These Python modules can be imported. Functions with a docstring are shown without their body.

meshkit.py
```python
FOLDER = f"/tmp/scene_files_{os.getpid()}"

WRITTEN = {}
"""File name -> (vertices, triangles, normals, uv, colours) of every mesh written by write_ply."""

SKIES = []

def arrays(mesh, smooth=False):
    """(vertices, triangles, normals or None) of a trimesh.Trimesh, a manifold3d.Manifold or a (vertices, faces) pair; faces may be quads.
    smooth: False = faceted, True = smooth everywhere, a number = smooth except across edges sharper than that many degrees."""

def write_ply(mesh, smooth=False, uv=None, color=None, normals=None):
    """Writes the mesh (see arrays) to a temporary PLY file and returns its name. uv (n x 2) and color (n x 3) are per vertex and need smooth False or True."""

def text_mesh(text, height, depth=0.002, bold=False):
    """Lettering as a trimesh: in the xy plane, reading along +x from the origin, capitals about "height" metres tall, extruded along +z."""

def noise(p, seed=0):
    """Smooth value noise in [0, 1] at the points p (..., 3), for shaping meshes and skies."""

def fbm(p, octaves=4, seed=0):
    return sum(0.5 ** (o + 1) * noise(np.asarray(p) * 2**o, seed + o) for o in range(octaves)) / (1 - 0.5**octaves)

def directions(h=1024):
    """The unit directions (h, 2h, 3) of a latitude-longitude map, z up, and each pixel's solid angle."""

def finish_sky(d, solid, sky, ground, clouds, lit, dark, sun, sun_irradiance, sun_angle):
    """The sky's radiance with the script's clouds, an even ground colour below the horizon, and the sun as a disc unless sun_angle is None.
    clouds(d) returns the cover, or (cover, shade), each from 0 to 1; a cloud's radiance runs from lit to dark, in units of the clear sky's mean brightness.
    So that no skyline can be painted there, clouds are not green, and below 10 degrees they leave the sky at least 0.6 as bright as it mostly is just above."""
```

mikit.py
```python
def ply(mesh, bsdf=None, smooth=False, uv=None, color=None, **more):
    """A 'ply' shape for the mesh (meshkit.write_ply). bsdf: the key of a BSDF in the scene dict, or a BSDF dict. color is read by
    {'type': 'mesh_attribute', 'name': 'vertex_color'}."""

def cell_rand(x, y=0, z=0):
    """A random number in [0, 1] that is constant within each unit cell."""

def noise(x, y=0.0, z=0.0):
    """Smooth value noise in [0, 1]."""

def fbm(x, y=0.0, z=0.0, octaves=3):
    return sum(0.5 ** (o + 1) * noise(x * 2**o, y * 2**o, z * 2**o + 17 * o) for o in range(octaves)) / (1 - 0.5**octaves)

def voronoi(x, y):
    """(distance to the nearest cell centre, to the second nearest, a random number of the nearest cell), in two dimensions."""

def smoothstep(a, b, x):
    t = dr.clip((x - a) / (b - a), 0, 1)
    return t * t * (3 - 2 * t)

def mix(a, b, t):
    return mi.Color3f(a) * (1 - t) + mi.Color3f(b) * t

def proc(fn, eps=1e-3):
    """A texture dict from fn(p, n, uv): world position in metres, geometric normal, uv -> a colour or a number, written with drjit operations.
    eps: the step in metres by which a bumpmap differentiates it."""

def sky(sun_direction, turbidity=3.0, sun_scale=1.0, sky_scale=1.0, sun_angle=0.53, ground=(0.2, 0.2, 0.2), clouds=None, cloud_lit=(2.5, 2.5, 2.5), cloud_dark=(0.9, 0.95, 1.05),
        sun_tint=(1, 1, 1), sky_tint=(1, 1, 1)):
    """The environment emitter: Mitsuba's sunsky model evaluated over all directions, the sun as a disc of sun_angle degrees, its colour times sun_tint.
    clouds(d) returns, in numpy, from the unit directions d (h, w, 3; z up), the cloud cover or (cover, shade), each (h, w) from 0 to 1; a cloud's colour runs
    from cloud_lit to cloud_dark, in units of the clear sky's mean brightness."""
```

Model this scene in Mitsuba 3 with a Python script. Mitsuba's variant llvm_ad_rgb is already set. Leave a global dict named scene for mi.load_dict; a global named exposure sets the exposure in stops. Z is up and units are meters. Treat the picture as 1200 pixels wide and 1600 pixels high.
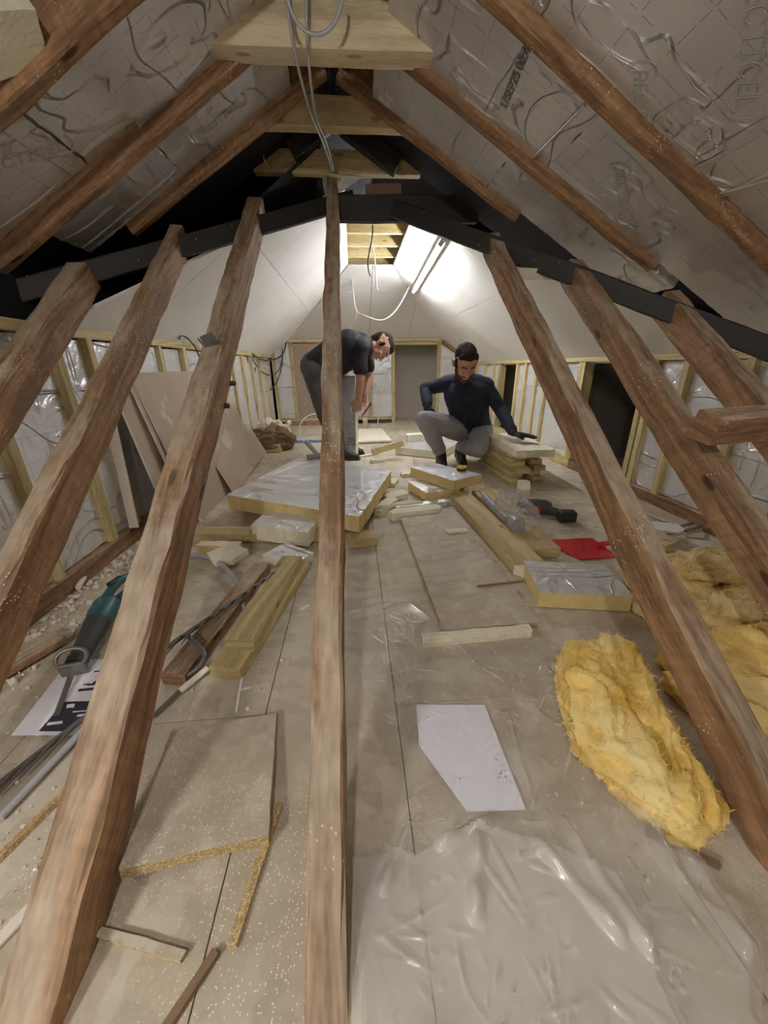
import math, random
import numpy as np, trimesh, manifold3d as m3, shapely
from shapely import affinity
from shapely.geometry import Polygon, LineString, box as sbox
import drjit as dr, mitsuba as mi, mikit, meshkit
from mikit import noise, fbm, voronoi, smoothstep, mix, cell_rand

scene, labels = {}, {}
random.seed(7)
R = np.random.RandomState(7)

# ------------------------------------------------------------------ camera, lights, exposure
F, CX, CY = 580., 600., 800.          # phone ultra wide lens, 1200 x 1600 frame
H = .92                               # the photographer crouches
vy = np.array([551 - CX, 573 - CY, F]); vy /= np.linalg.norm(vy)
_a = np.array([math.sin(.015), math.cos(.015), 0])
nd = np.array([_a[0]*vy[2], _a[1]*vy[2], -(_a @ vy)]); nd /= np.linalg.norm(nd)
vz = -nd; vx = np.cross(vy, vz)
if vx[0] < 0: vx = -vx
M = np.array([vx, vy, vz])
rt, dn, fw = M @ [1, 0, 0], M @ [0, 1, 0], M @ [0, 0, 1]
C = np.array([0, 0, H])
T = mi.ScalarTransform4f
scene['camera'] = {'type': 'perspective', 'fov': math.degrees(2*math.atan(800/F)), 'fov_axis': 'larger', 'near_clip': .02, 'far_clip': 60,
                   'to_world': T().look_at(origin=C.tolist(), target=(C + fw).tolist(), up=(-dn).tolist())}
exposure = 0.36
TUBE = 118.0           # radiance of the fluorescent tube on the right slope
BULB = 430.0           # radiance of the bulb hanging behind the photographer
FLOOD = 125.0          # radiance of the site flood light standing by the left wall behind the photographer


def ray(x, y): return fw + rt*(x - CX)/F + dn*(y - CY)/F
def pl(x, y, n, c):
    d = ray(x, y); n = np.array(n, float); return C + d*((c - n @ C)/(n @ d))
def fl(x, y, z=0.): return pl(x, y, (0, 0, 1), z)
def aty(x, y, Y): return pl(x, y, (0, 1, 0), Y)
def atx(x, y, X): return pl(x, y, (1, 0, 0), X)

# ------------------------------------------------------------------ materials
def rgb(*c): return {'type': 'rgb', 'value': [float(v) for v in c]}
def two(d): return {'type': 'twosided', 'bsdf': d}
def pr(color, rough=.6, **k):
    return {'type': 'principled', 'base_color': color if isinstance(color, dict) else rgb(*color), 'roughness': rough, **k}
def mat(key, color, rough=.6, bump=None, scale=.002, eps=1e-3, **k):
    b = pr(color, rough, **k)
    if bump is not None: b = {'type': 'bumpmap', 'arbitrary': mikit.proc(bump, eps), 'scale': float(scale), 'bsdf': b}
    scene[key] = two(b)

def grain(uv, a=3.5, b=60.):
    return .75*fbm(uv.x*a, uv.y*b + noise(uv.x*1.7, uv.y*6)*4) + .25*noise(uv.x*38, uv.y*240)
def old_wood(p, n, uv):
    g = grain(uv)
    c = mix((.155, .082, .040), (.365, .212, .112), smoothstep(.2, .8, g))
    saw = noise(uv.x*95 + uv.y*25, uv.y*4)
    c = c*(0.86 + .28*saw)
    blot = fbm(uv.x*5, uv.y*14 + 3)
    c = mix(c, (.11, .06, .034), smoothstep(.58, .78, blot)*.4)
    k1, _, kr = voronoi(uv.x*3.1, uv.y*9)
    c = mix(c, (.07, .03, .015), smoothstep(.13, .06, k1)*(kr > .72))
    up = smoothstep(.35, .7, n.z)
    dust = smoothstep(.34, .66, fbm(uv.x*4 + 9, uv.y*18, 2.)*.65 + g*.35)
    c = mix(c, mix((.28, .21, .15), (.53, .445, .345), fbm(uv.x*22, uv.y*60)), up*(.16 + .74*dust))
    d, _, r = voronoi(uv.x*150, uv.y*170 + noise(uv.x*40, uv.y*40)*2)
    patch = smoothstep(.52, .72, fbm(uv.x*7 + 4, uv.y*7 + 1))
    return mix(c, (.80, .76, .62), smoothstep(.15 + r*.3, r*.2, d)*(r > .94)*patch)
def wood_bump(p, n, uv): return grain(uv, 3., 80.)
mat('old_wood', mikit.proc(old_wood), .75, wood_bump, .0016)

def tar_wood(p, n, uv):
    g = grain(uv)
    d, _, r = voronoi(uv.x*60, uv.y*60)
    c = mix((.008, .008, .009), (.026, .021, .019), g)
    return mix(c, (.45, .42, .40), smoothstep(.16, .1, d)*(r > .985))
mat('tar_wood', mikit.proc(tar_wood), .6)

def sap(lo, hi, knot):
    def f(p, n, uv):
        g = grain(uv, 1.6, 34.)
        c = mix(lo, hi, smoothstep(.25, .75, g))
        k1, _, kr = voronoi(uv.x*4.2, uv.y*11)
        c = mix(c, knot, smoothstep(.16, .05, k1)*(kr > .66)*.8)
        return c*(.9 + .2*fbm(uv.x*3, uv.y*9))
    return f
mat('green_wood', mikit.proc(sap((.42, .335, .15), (.64, .54, .30), (.20, .13, .05))), .65)
mat('cream_wood', mikit.proc(sap((.52, .43, .27), (.72, .62, .43), (.30, .18, .08))), .65)
mat('joist_wood', mikit.proc(sap((.60, .46, .20), (.80, .66, .36), (.30, .17, .06))), .65)
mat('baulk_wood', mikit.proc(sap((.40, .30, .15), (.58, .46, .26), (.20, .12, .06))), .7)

def foil_col(p, n, uv):
    def dash(a, b, s):
        f = dr.abs(a/s - dr.floor(a/s) - .5)*s
        return dr.select((f < .0013) & (noise(b*90, dr.floor(a/s)*3.) > .45), mi.Float(1), mi.Float(0))
    c = mix((.58, .565, .56), (.74, .725, .72), fbm(uv.x*3, uv.y*3))
    d = dr.maximum(dash(uv.x, uv.y, .12), dash(uv.y + .05, uv.x, .12))
    return mix(c, (.30, .29, .29), d*.75)
def crease(p, n, uv):
    w = noise(uv.x*3, uv.y*3)*1.6
    a = dr.abs(fbm(uv.x*1.1 + w, uv.y*5.0, 1.) - .5)
    b = dr.abs(fbm(uv.x*5.5 + 5, uv.y*1.3 + w, 2.) - .5)
    e = dr.abs(fbm(uv.x*2.3 + 8 + w, uv.y*4.2 + 3, 5.) - .52)
    return smoothstep(.017, .0, a)*1.5 + smoothstep(.010, .0, b)*.8 + smoothstep(.012, .0, e)*1.2 + fbm(uv.x*40, uv.y*40)*.12 + fbm(uv.x*5, uv.y*5)*.3
mat('foil', mikit.proc(foil_col), .42, crease, .0055, metallic=.6)
def wall_foil_col(p, n, uv):
    c = mix((.78, .79, .83), (.93, .94, .97), fbm(uv.x*3, uv.y*3))
    f = dr.minimum(dr.abs(uv.x/.1 - dr.floor(uv.x/.1) - .5), dr.abs(uv.y/.1 - dr.floor(uv.y/.1) - .5))
    return mix(c, (.42, .42, .45), smoothstep(.02, .008, f)*.45)
def crinkle(p, n, uv):
    w = noise(uv.x*4, uv.y*4)*2
    a = dr.abs(fbm(uv.x*1.2, uv.y*8 + w) - .5)
    return smoothstep(.022, .0, a)*1.3 + smoothstep(.02, .0, dr.abs(fbm(uv.x*9, uv.y*2 + w, 4.) - .5))*.7 + fbm(uv.x*30, uv.y*30)*.8 + fbm(uv.x*7, uv.y*7)*.7
mat('wall_foil', mikit.proc(wall_foil_col), .36, crinkle, .006, metallic=.5)
def board_foil_col(p, n, uv):
    return mix((.74, .75, .78), (.92, .92, .94), fbm(uv.x*5, uv.y*5))
mat('board_foil', mikit.proc(board_foil_col), .36, crinkle, .007, metallic=.66)
def foam_col(lo, hi):
    def f(p, n, uv):
        return mix(lo, hi, fbm(p.x*18, p.y*18, p.z*18)*.7 + .3*noise(p.x*160, p.y*160, p.z*160))
    return f
def foam_bump(p, n, uv): return fbm(p.x*120, p.y*120, p.z*120)
mat('foam_yellow', mikit.proc(foam_col((.56, .42, .15), (.78, .65, .34))), .85)
mat('foam_cream', mikit.proc(foam_col((.68, .64, .48), (.86, .83, .68))), .85, foam_bump, .003)
mat('lettering', (.41, .40, .40), .6)
mat('print_ink', (.12, .12, .125), .6)

def board_col(p, n, uv):
    d, _, r = voronoi(p.x*9 + p.z*3, p.y*9)
    c = mix((.70, .685, .66), (.80, .79, .765), fbm(p.x*2.2, p.y*2.2, p.z*2))
    return mix(c, (.55, .53, .50), smoothstep(.06, .03, d)*(r > .8)*.5)
mat('plasterboard', mikit.proc(board_col), .8)
def kraft(p, n, uv):
    c = mix((.40, .31, .235), (.50, .40, .315), fbm(p.x*3, p.y*3, p.z*3))
    return mix(c, (.72, .66, .58), smoothstep(.66, .78, fbm(p.x*6 + 3, p.y*6, p.z*6))*.45)
mat('plasterboard_back', mikit.proc(kraft), .8)
mat('board_edge', (.66, .60, .54), .85)

def chip_col(p, n, uv):
    sp = noise(p.x*240, p.y*240, p.z*240)
    c = mix((.385, .325, .24), (.545, .475, .37), .55*sp + .45*fbm(p.x*26, p.y*26, p.z*26))
    dust = smoothstep(.30, .72, fbm(p.x*2.3 + 3, p.y*1.9, 4.))
    c = mix(c, (.62, .575, .49), dust*.6)
    sm = fbm(p.x*11 + 3*noise(p.x*2, p.y*2), p.y*30 + 4*noise(p.x*3 + 5, p.y*3), 1.)
    c = mix(c, (.35, .295, .225), smoothstep(.50, .68, sm)*.35)
    c = mix(c, (.68, .63, .53), smoothstep(.56, .70, fbm(p.x*24 + 9, p.y*19, 3.))*.35)
    stain = smoothstep(.60, .74, fbm(p.x*3.1 + 11, p.y*2.7))
    c = mix(c, (.33, .27, .20), stain*.4)
    d, _, r = voronoi(p.x*270 + noise(p.x*50, p.y*50)*2, p.y*270)
    zone = smoothstep(.42, .72, fbm(p.x*4 + 1, p.y*4 + 7))
    return mix(c, (.80, .75, .62), smoothstep(.12 + .35*r, .2*r, d)*(r > .90)*zone)
mat('chipboard', mikit.proc(chip_col), .75)
def chip_edge(p, n, uv):
    d, e, r = voronoi(uv.x*230, uv.y*360)
    return mix((.30, .20, .095), (.68, .53, .29), r*smoothstep(.0, .25, e - d))
mat('chip_edge', mikit.proc(chip_edge), .85)
def brown_dust(p, n, uv):
    return mix((.13, .078, .045), (.30, .20, .125), grain(uv))
mat('dirty_wood', mikit.proc(brown_dust), .8)
mat('felt', (.013, .0145, .019), .9)
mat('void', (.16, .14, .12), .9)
mat('gable_block', (.34, .32, .30), .9)
mat('brick', mikit.proc(lambda p, n, uv: mix((.33, .19, .125), (.46, .30, .21), fbm(p.x*25, p.y*25, p.z*25))), .9)
mat('blue_membrane', (.10, .16, .42), .5)

mat('metal', (.55, .55, .56), .35, metallic=.9)
mat('bright_metal', (.86, .83, .78), .25, metallic=.9)
mat('dull_metal', (.22, .21, .20), .5, metallic=.7)
mat('blade', (.33, .33, .34), .35, metallic=.85)
mat('grey_cable', (.42, .43, .46), .45)
mat('white_cable', (.84, .80, .72), .45)
mat('dark_cable', (.06, .055, .05), .5)
mat('black_plastic', (.022, .022, .024), .45)
mat('rubber', (.045, .045, .05), .65)
mat('teal_plastic', (.03, .115, .135), .4)
mat('red_plastic', (.56, .022, .030), .35)
mat('drill_red', (.36, .03, .035), .4)
mat('grey_tube', (.27, .285, .31), .35)
mat('paper', (.86, .86, .93), .7)
def spot_paper(p, n, uv):
    d, _, r = voronoi(uv.x*105, uv.y*105)
    band = smoothstep(.055, .0, dr.abs(uv.y - .10))*smoothstep(.05, .12, uv.x + .03)
    return mix((.84, .84, .93), (.10, .08, .07), smoothstep(.12 + .3*r, .12, d)*(r > .55)*band*smoothstep(.40, .60, noise(uv.x*28, uv.y*28)))
mat('spotted_paper', mikit.proc(spot_paper), .7)
mat('navy_ink', (.028, .026, .05), .6)
mat('white_paint', (.86, .86, .84), .4)
mat('tape_yellow', (.78, .55, .04), .4)
mat('skin', (.47, .255, .175), .55)
mat('hair', (.020, .014, .011), .85, specular=.15)
mat('beard', (.075, .042, .03), .85, specular=.15)
def knit(base, hi, s):
    def f(p, n, uv): return mix(base, hi, fbm(p.x*s, p.y*s, p.z*s))
    return f
mat('navy_cloth', mikit.proc(knit((.004, .006, .015), (.013, .017, .038), 14)), .85)
mat('black_cloth', mikit.proc(knit((.004, .004, .005), (.012, .012, .014), 12)), .85)
mat('grey_cloth', mikit.proc(knit((.235, .235, .245), (.36, .36, .365), 11)), .9)
mat('dark_jeans', mikit.proc(knit((.030, .034, .034), (.085, .09, .092), 12)), .9)
mat('boot', (.016, .015, .016), .55)
mat('glove', (.012, .012, .013), .7)

def wool_col(lo, hi, pale):
    def f(p, n, uv):
        c = mix(lo, hi, smoothstep(.25, .75, fbm(p.x*14, p.y*14, p.z*30)))
        return mix(c, pale, smoothstep(.52, .72, fbm(p.x*7 + 2, p.y*7, p.z*9))*.6)
    return f
def wool_bump(p, n, uv): return fbm(p.x*60, p.y*60, p.z*110)
mat('wool', mikit.proc(wool_col((.66, .44, .09), (.90, .69, .26), (.94, .80, .42))), .95, wool_bump, .006)
mat('wool_pale', mikit.proc(wool_col((.68, .53, .22), (.90, .77, .42), (.93, .84, .58))), .95, wool_bump, .006)

film_bump = lambda p, n, uv: fbm(p.x*34, p.y*30, p.z*20)
def film_weight(p, n, uv):
    fold = smoothstep(.48, .68, fbm(uv.x*5.5, uv.y*5.5))
    return .06 + .13*fold + .24*smoothstep(.56, .36, uv.y + .1*noise(uv.x*6, uv.y*6))*smoothstep(.36, .62, fbm(uv.x*3.5 + 3, uv.y*3.5) + .12)
scene['film'] = {'type': 'blendbsdf', 'weight': mikit.proc(film_weight),
                 'bsdf_0': {'type': 'thindielectric', 'int_ior': 1.35},
                 'bsdf_1': two({'type': 'bumpmap', 'arbitrary': mikit.proc(film_bump), 'scale': .0016, 'bsdf': pr((.93, .93, .92), .17, specular=1.0)})}
scene['film_crease_glint'] = {'type': 'blendbsdf', 'weight': .21, 'bsdf_0': {'type': 'thindielectric', 'int_ior': 1.5}, 'bsdf_1': two(pr((.95, .95, .94), .15, specular=1.0))}  # whiter film on the creases, painting in their highlights
scene['film_fold'] = {'type': 'blendbsdf', 'weight': mikit.proc(lambda p, n, uv: .10 + .26*smoothstep(.3, .65, fbm(uv.x*4 + 7, uv.y*4))), 'bsdf_0': {'type': 'thindielectric', 'int_ior': 1.35}, 'bsdf_1': two(pr((.93, .93, .92), .2, specular=1.0))}
scene['clear_bag'] = {'type': 'blendbsdf', 'weight': .14, 'bsdf_0': {'type': 'thindielectric', 'int_ior': 1.3}, 'bsdf_1': two(pr((.8, .8, .8), .25))}

# ------------------------------------------------------------------ helpers
def numbered(k):
    if k not in labels and k not in scene and not any(x.startswith(k + '__') for x in scene): return k
    i = 1
    while f'{k}_{i:03d}' in labels or f'{k}_{i:03d}' in scene: i += 1
    return f'{k}_{i:03d}'
def child(k):
    if k not in scene: return k
    i = 1
    while f'{k}_{i:03d}' in scene: i += 1
    return f'{k}_{i:03d}'
def thing(name, label, cat=None, group=None, kind=None):
    key = numbered(name)
    labels[key] = {'label': label}
    if cat: labels[key]['category'] = cat
    if group: labels[key]['group'] = group
    if kind: labels[key]['kind'] = kind
    return key
def put(parent, name, mesh, bsdf, smooth=False, uv=None, label=None, kind=None, **more):
    """One mesh as a part of parent, or as the thing itself when name is None."""
    key = parent if name is None else child(parent + '__' + name)
    if isinstance(mesh, dict): scene[key] = {**mesh, **more}
    else: scene[key] = mikit.ply(mesh, bsdf, smooth=smooth, uv=uv, **more)
    d = {}
    if label: d['label'] = label
    if kind: d['kind'] = kind
    if d and name is not None: labels[key] = d
    return key
def nrm(v): v = np.asarray(v, float); return v/np.linalg.norm(v)

def beam(p0, p1, w, d, up=(0, 0, 1), ch=.004, step=.12, rough=.0015, seed=0, sq=True):
    """A squared timber from p0 to p1 (axis), w wide across, d deep along up. Returns (mesh, uv)."""
    p0, p1 = np.asarray(p0, float), np.asarray(p1, float)
    L = np.linalg.norm(p1 - p0); t = (p1 - p0)/L
    s = nrm(np.cross(t, up)); u = np.cross(s, t)
    rs = np.random.RandomState(seed + 11)
    n = max(2, int(L/step) + 1)
    a, b = w/2, d/2; ch = min(ch, .3*min(a, b))
    sec = np.array([[-a, -b+ch], [-a, b-ch], [-a+ch, b], [a-ch, b], [a, b-ch], [a, -b+ch], [a-ch, -b], [-a+ch, -b]])
    per = np.concatenate([[0], np.cumsum(np.linalg.norm(np.diff(np.vstack([sec, sec[:1]]), axis=0), axis=1))])
    ls = np.linspace(0, L, n)
    off = rs.uniform(-rough, rough, (n, 8, 2))
    off += np.cumsum(rs.uniform(-rough, rough, (n, 1, 2)), axis=0)*.5
    off -= off.mean(0)
    ring = p0 + ls[:, None, None]*t + (sec[None, :, :1] + off[..., :1])*s + (sec[None, :, 1:] + off[..., 1:])*u
    V, Fc, U = [], [], []
    k = 0; o = rs.uniform(0, 9)
    for j in range(8):
        j2 = (j + 1) % 8
        V.append(np.stack([ring[:, j], ring[:, j2]], 1).reshape(-1, 3))
        U.append(np.stack([np.stack([ls + o, np.full(n, per[j] + o)], -1), np.stack([ls + o, np.full(n, per[j + 1] + o)], -1)], 1).reshape(-1, 2))
        i = np.arange(n - 1)*2 + k
        Fc.append(np.vstack([np.stack([i, i+1, i+3], -1), np.stack([i, i+3, i+2], -1)]))
        k += 2*n
    for e, flip in ((0, True), (n - 1, False)):
        V.append(ring[e]); U.append(sec*np.array([1.5, 1.5]) + o)
        f = np.array([[0, q, q + 1] for q in range(1, 7)]) + k
        Fc.append(f[:, ::-1] if flip else f); k += 8
    V, Fc, U = np.vstack(V), np.vstack(Fc), np.vstack(U)
    m = trimesh.Trimesh(V, Fc, process=False)
    # outward normals
    c = m.triangles_center[0] - (p0 + t*np.dot(m.triangles_center[0] - p0, t))
    if np.dot(m.face_normals[0], c) < 0: m = trimesh.Trimesh(V, Fc[:, ::-1], process=False)
    return m, U
def timber(name, label, cat, p0, p1, w, d, bsdf='old_wood', parent=None, part=None, group=None, **k):
    m, U = beam(p0, p1, w, d, seed=len(scene), **k)
    if parent: return put(parent, part, m, bsdf, uv=U)
    t = thing(name, label, cat, group)
    return put(t, None, m, bsdf, uv=U)

def planar_uv(mesh):
    """Unshared faces with metric uv on each face."""
    v = mesh.triangles.reshape(-1, 3); f = np.arange(len(v)).reshape(-1, 3)
    n = np.repeat(mesh.face_normals, 3, axis=0); ax = np.abs(n).argmax(1)
    uv = np.where((ax == 2)[:, None], v[:, [0, 1]], np.where((ax == 0)[:, None], v[:, [1, 2]], v[:, [0, 2]]))
    return trimesh.Trimesh(v, f, process=False), uv

def frame_slab(poly, o, e1, e2, t, ch=.0):
    """Extrude the shapely polygon (in e1, e2 metres) by t along e1 x e2 from o; uv = the panel's own metres."""
    m = trimesh.creation.extrude_polygon(poly, t, engine='earcut')
    v = m.triangles.reshape(-1, 3); n = np.repeat(m.face_normals, 3, axis=0)
    uv = np.where((np.abs(n[:, 2]) > .5)[:, None], v[:, :2], np.stack([v[:, 0] + v[:, 1], v[:, 2]], -1))
    e1, e2 = nrm(e1), nrm(e2); e3 = np.cross(e1, e2)
    w = np.asarray(o) + v[:, :1]*e1 + v[:, 1:2]*e2 + v[:, 2:]*e3
    return trimesh.Trimesh(w, np.arange(len(w)).reshape(-1, 3), process=False), uv

def ragged(poly, amp, step=.02, seed=0):
    """The outline with small random bites, as sawn or broken by hand."""
    rs = np.random.RandomState(seed)
    p = poly.segmentize(step); c = np.array(p.exterior.coords)[:-1]
    return Polygon(c + rs.uniform(-amp, amp, c.shape)).buffer(0)

def rect(l, w): return sbox(0, 0, l, w)
def slab_frame(A, B, D):
    """Right-angled frame from three corners: A origin, along B, D on the other side."""
    A, B, D = (np.asarray(x, float) for x in (A, B, D))
    e1 = nrm(B - A); L = np.linalg.norm(B - A); e2 = D - A; e2 = e2 - e1*np.dot(e2, e1); W = np.linalg.norm(e2); e2 /= W
    return A, e1, e2, L, W

def pir(label, A, B, D, t, foam='foam_yellow', facing='board_foil', rag=.004, group=None, name='insulation_board', poly=None, both=True):
    """A foam insulation board with foil facings; A, B, D: three corners of its TOP face."""
    A, e1, e2, L, W = slab_frame(A, B, D)
    if np.cross(e1, e2)[2] < 0: A, e1, e2, L, W = A + e2*W, e1, -e2, L, W
    th = thing(name, label, 'insulation board', group)
    e3 = np.cross(e1, e2)
    P = ragged(poly or rect(L, W), rag, .035, seed=len(scene))
    m, uv = frame_slab(P, A - e3*t, e1, e2, t - .0012)
    put(th, 'foam_core', m, foam, uv=uv)
    m, uv = frame_slab(P.buffer(.0015), A - e3*.0011, e1, e2, .0011)
    put(th, 'foil_facing', m, facing, uv=uv, label='silver foil facing' if 'foil' in facing else 'pale paper facing')
    return th
def pirq(label, q, t, **k):
    """A foam board whose top face has the four given corners (cut out of square)."""
    A, e1, e2, L, W = slab_frame(q[0], q[1], q[3])
    if np.cross(e1, e2)[2] < 0: q = q[::-1]; A, e1, e2, L, W = slab_frame(q[0], q[1], q[3])
    return pir(label, A, A + e1*L, A + e2*W, t, poly=Polygon([((np.asarray(c) - A) @ e1, (np.asarray(c) - A) @ e2) for c in q]), **k)
def plank(label, A, B, D, t, bsdf='green_wood', name='timber_offcut', cat='timber', group=None):
    """A sawn timber lying; A, B, D: three corners of its top face, AB along the grain."""
    A, e1, e2, L, W = slab_frame(A, B, D)
    e3 = np.cross(e1, e2); s = 1 if e3[2] > 0 else -1
    c = A + e2*W/2 - e3*s*t/2
    return timber(name, label, cat, c, c + e1*L, W, t, bsdf, up=e3, group=group, rough=.0006, ch=.003)

def tube_mesh(pts, r, sides=8, closed=False):
    p = np.asarray(pts, float); n = len(p)
    t = np.gradient(p, axis=0); t /= np.linalg.norm(t, axis=1, keepdims=True) + 1e-12
    ref = np.array([0, 0, 1.]) if abs(t[0][2]) < .9 else np.array([1., 0, 0])
    a = nrm(np.cross(t[0], ref)); A = []
    for i in range(n):
        a = a - t[i]*np.dot(a, t[i]); a /= np.linalg.norm(a); A.append(a)
    A = np.array(A); B = np.cross(t, A); ang = np.arange(sides)*2*np.pi/sides
    r = np.broadcast_to(np.asarray(r, float), (n,))
    v = p[:, None] + r[:, None, None]*(np.cos(ang)[None, :, None]*A[:, None] + np.sin(ang)[None, :, None]*B[:, None])
    V = np.vstack([v.reshape(-1, 3), p[:1], p[-1:]])
    i, j = np.meshgrid(np.arange(n - 1), np.arange(sides), indexing='ij')
    q = np.stack([i*sides + j, i*sides + (j+1) % sides, (i+1)*sides + (j+1) % sides, (i+1)*sides + j], -1).reshape(-1, 4)
    f = [q[:, [0, 1, 2]], q[:, [0, 2, 3]]]
    k = np.arange(sides); e = n*sides
    f.append(np.stack([np.full(sides, e), (k+1) % sides, k], -1))
    f.append(np.stack([np.full(sides, e+1), (n-1)*sides + k, (n-1)*sides + (k+1) % sides], -1))
    return trimesh.Trimesh(V, np.vstack(f), process=False)
def curve(pts, n=40):
    from scipy.interpolate import CubicSpline
    p = np.asarray(pts, float)
    if len(p) == 2: return p[0] + np.linspace(0, 1, n)[:, None]*(p[1] - p[0])
    s = np.concatenate([[0], np.cumsum(np.linalg.norm(np.diff(p, axis=0), axis=1))])
    return CubicSpline(s, p)(np.linspace(0, s[-1], n))
def rbox(c, size, r=.006, seg=8, rot=None):
    """Box with rounded edges as the hull of eight spheres."""
    s = np.asarray(size)/2 - r; pts = []
    ball = trimesh.creation.icosphere(1, r).vertices
    for sx in (-1, 1):
        for sy in (-1, 1):
            for sz in (-1, 1): pts.append(ball + s*np.array([sx, sy, sz]))
    m = trimesh.convex.convex_hull(np.vstack(pts))
    if rot is not None: m.vertices = m.vertices @ np.asarray(rot).T
    m.vertices = m.vertices + np.asarray(c)
    return m
def basis(e1, e2):
    """Columns: e1, e2 made square, e3."""
    e1 = nrm(e1); e2 = np.asarray(e2, float); e2 = nrm(e2 - e1*np.dot(e1, e2)); return np.stack([e1, e2, np.cross(e1, e2)], 1)
def place(m, c, B):
    m = m.copy(); m.vertices = m.vertices @ np.asarray(B).T + np.asarray(c); return m
cat_ = trimesh.util.concatenate

# ================================================================== THE SETTING
XL, XR, YE, YB = -1.29, 2.0, 6.55, -1.5
PBL = lambda x: 2.015 + .7*x            # plasterboarded slopes of the far room
PBR = lambda x: 2.358 - .7*x
PBE = lambda y: 1.336 + (YE - y)*.4284
RFL = lambda x: 2.170 + .615*x          # undersides of the old common rafters
RFR = lambda x: 2.109 - .577*x
JK, JY = .749, .222                      # plane of the old hip end: z = JK (y - JY)
JZ = lambda y: JK*(y - JY)
jn = nrm([0, -JK, 1])

# floor: chipboard sheets with open joints over dark joists
thing('floor', 'dusty beige chipboard floor of loose sheets strewn with offcuts', kind='structure')
put('floor', 'subfloor', trimesh.creation.box(bounds=[[-2.2, YB, -.06], [3.6, 8.2, -.024]]), 'dirty_wood')
xs = [-2.2, -1.29, -.93, -.29, .085, .60, 1.15, 1.62, 2.0, 3.6]
ys = [YB, -.3, .80, 1.62, 2.35, 3.2, 4.3, 5.4, 6.55, 8.2]
ng = np.random.RandomState(3)
for i in range(len(xs) - 1):
    j = 0
    yy = list(ys) if i % 2 == 0 else [YB, .1, 1.25, 2.0, 2.9, 3.7, 4.9, 6.55, 8.2]
    for a, b in zip(yy[:-1], yy[1:]):
        g = .0022
        m = rbox(((xs[i] + xs[i+1])/2, (a + b)/2, -.012 + ng.uniform(-.0012, 0)), (xs[i+1] - xs[i] - g, b - a - g, .022), r=.0015)
        put('floor', 'board', m, 'chipboard')

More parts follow.
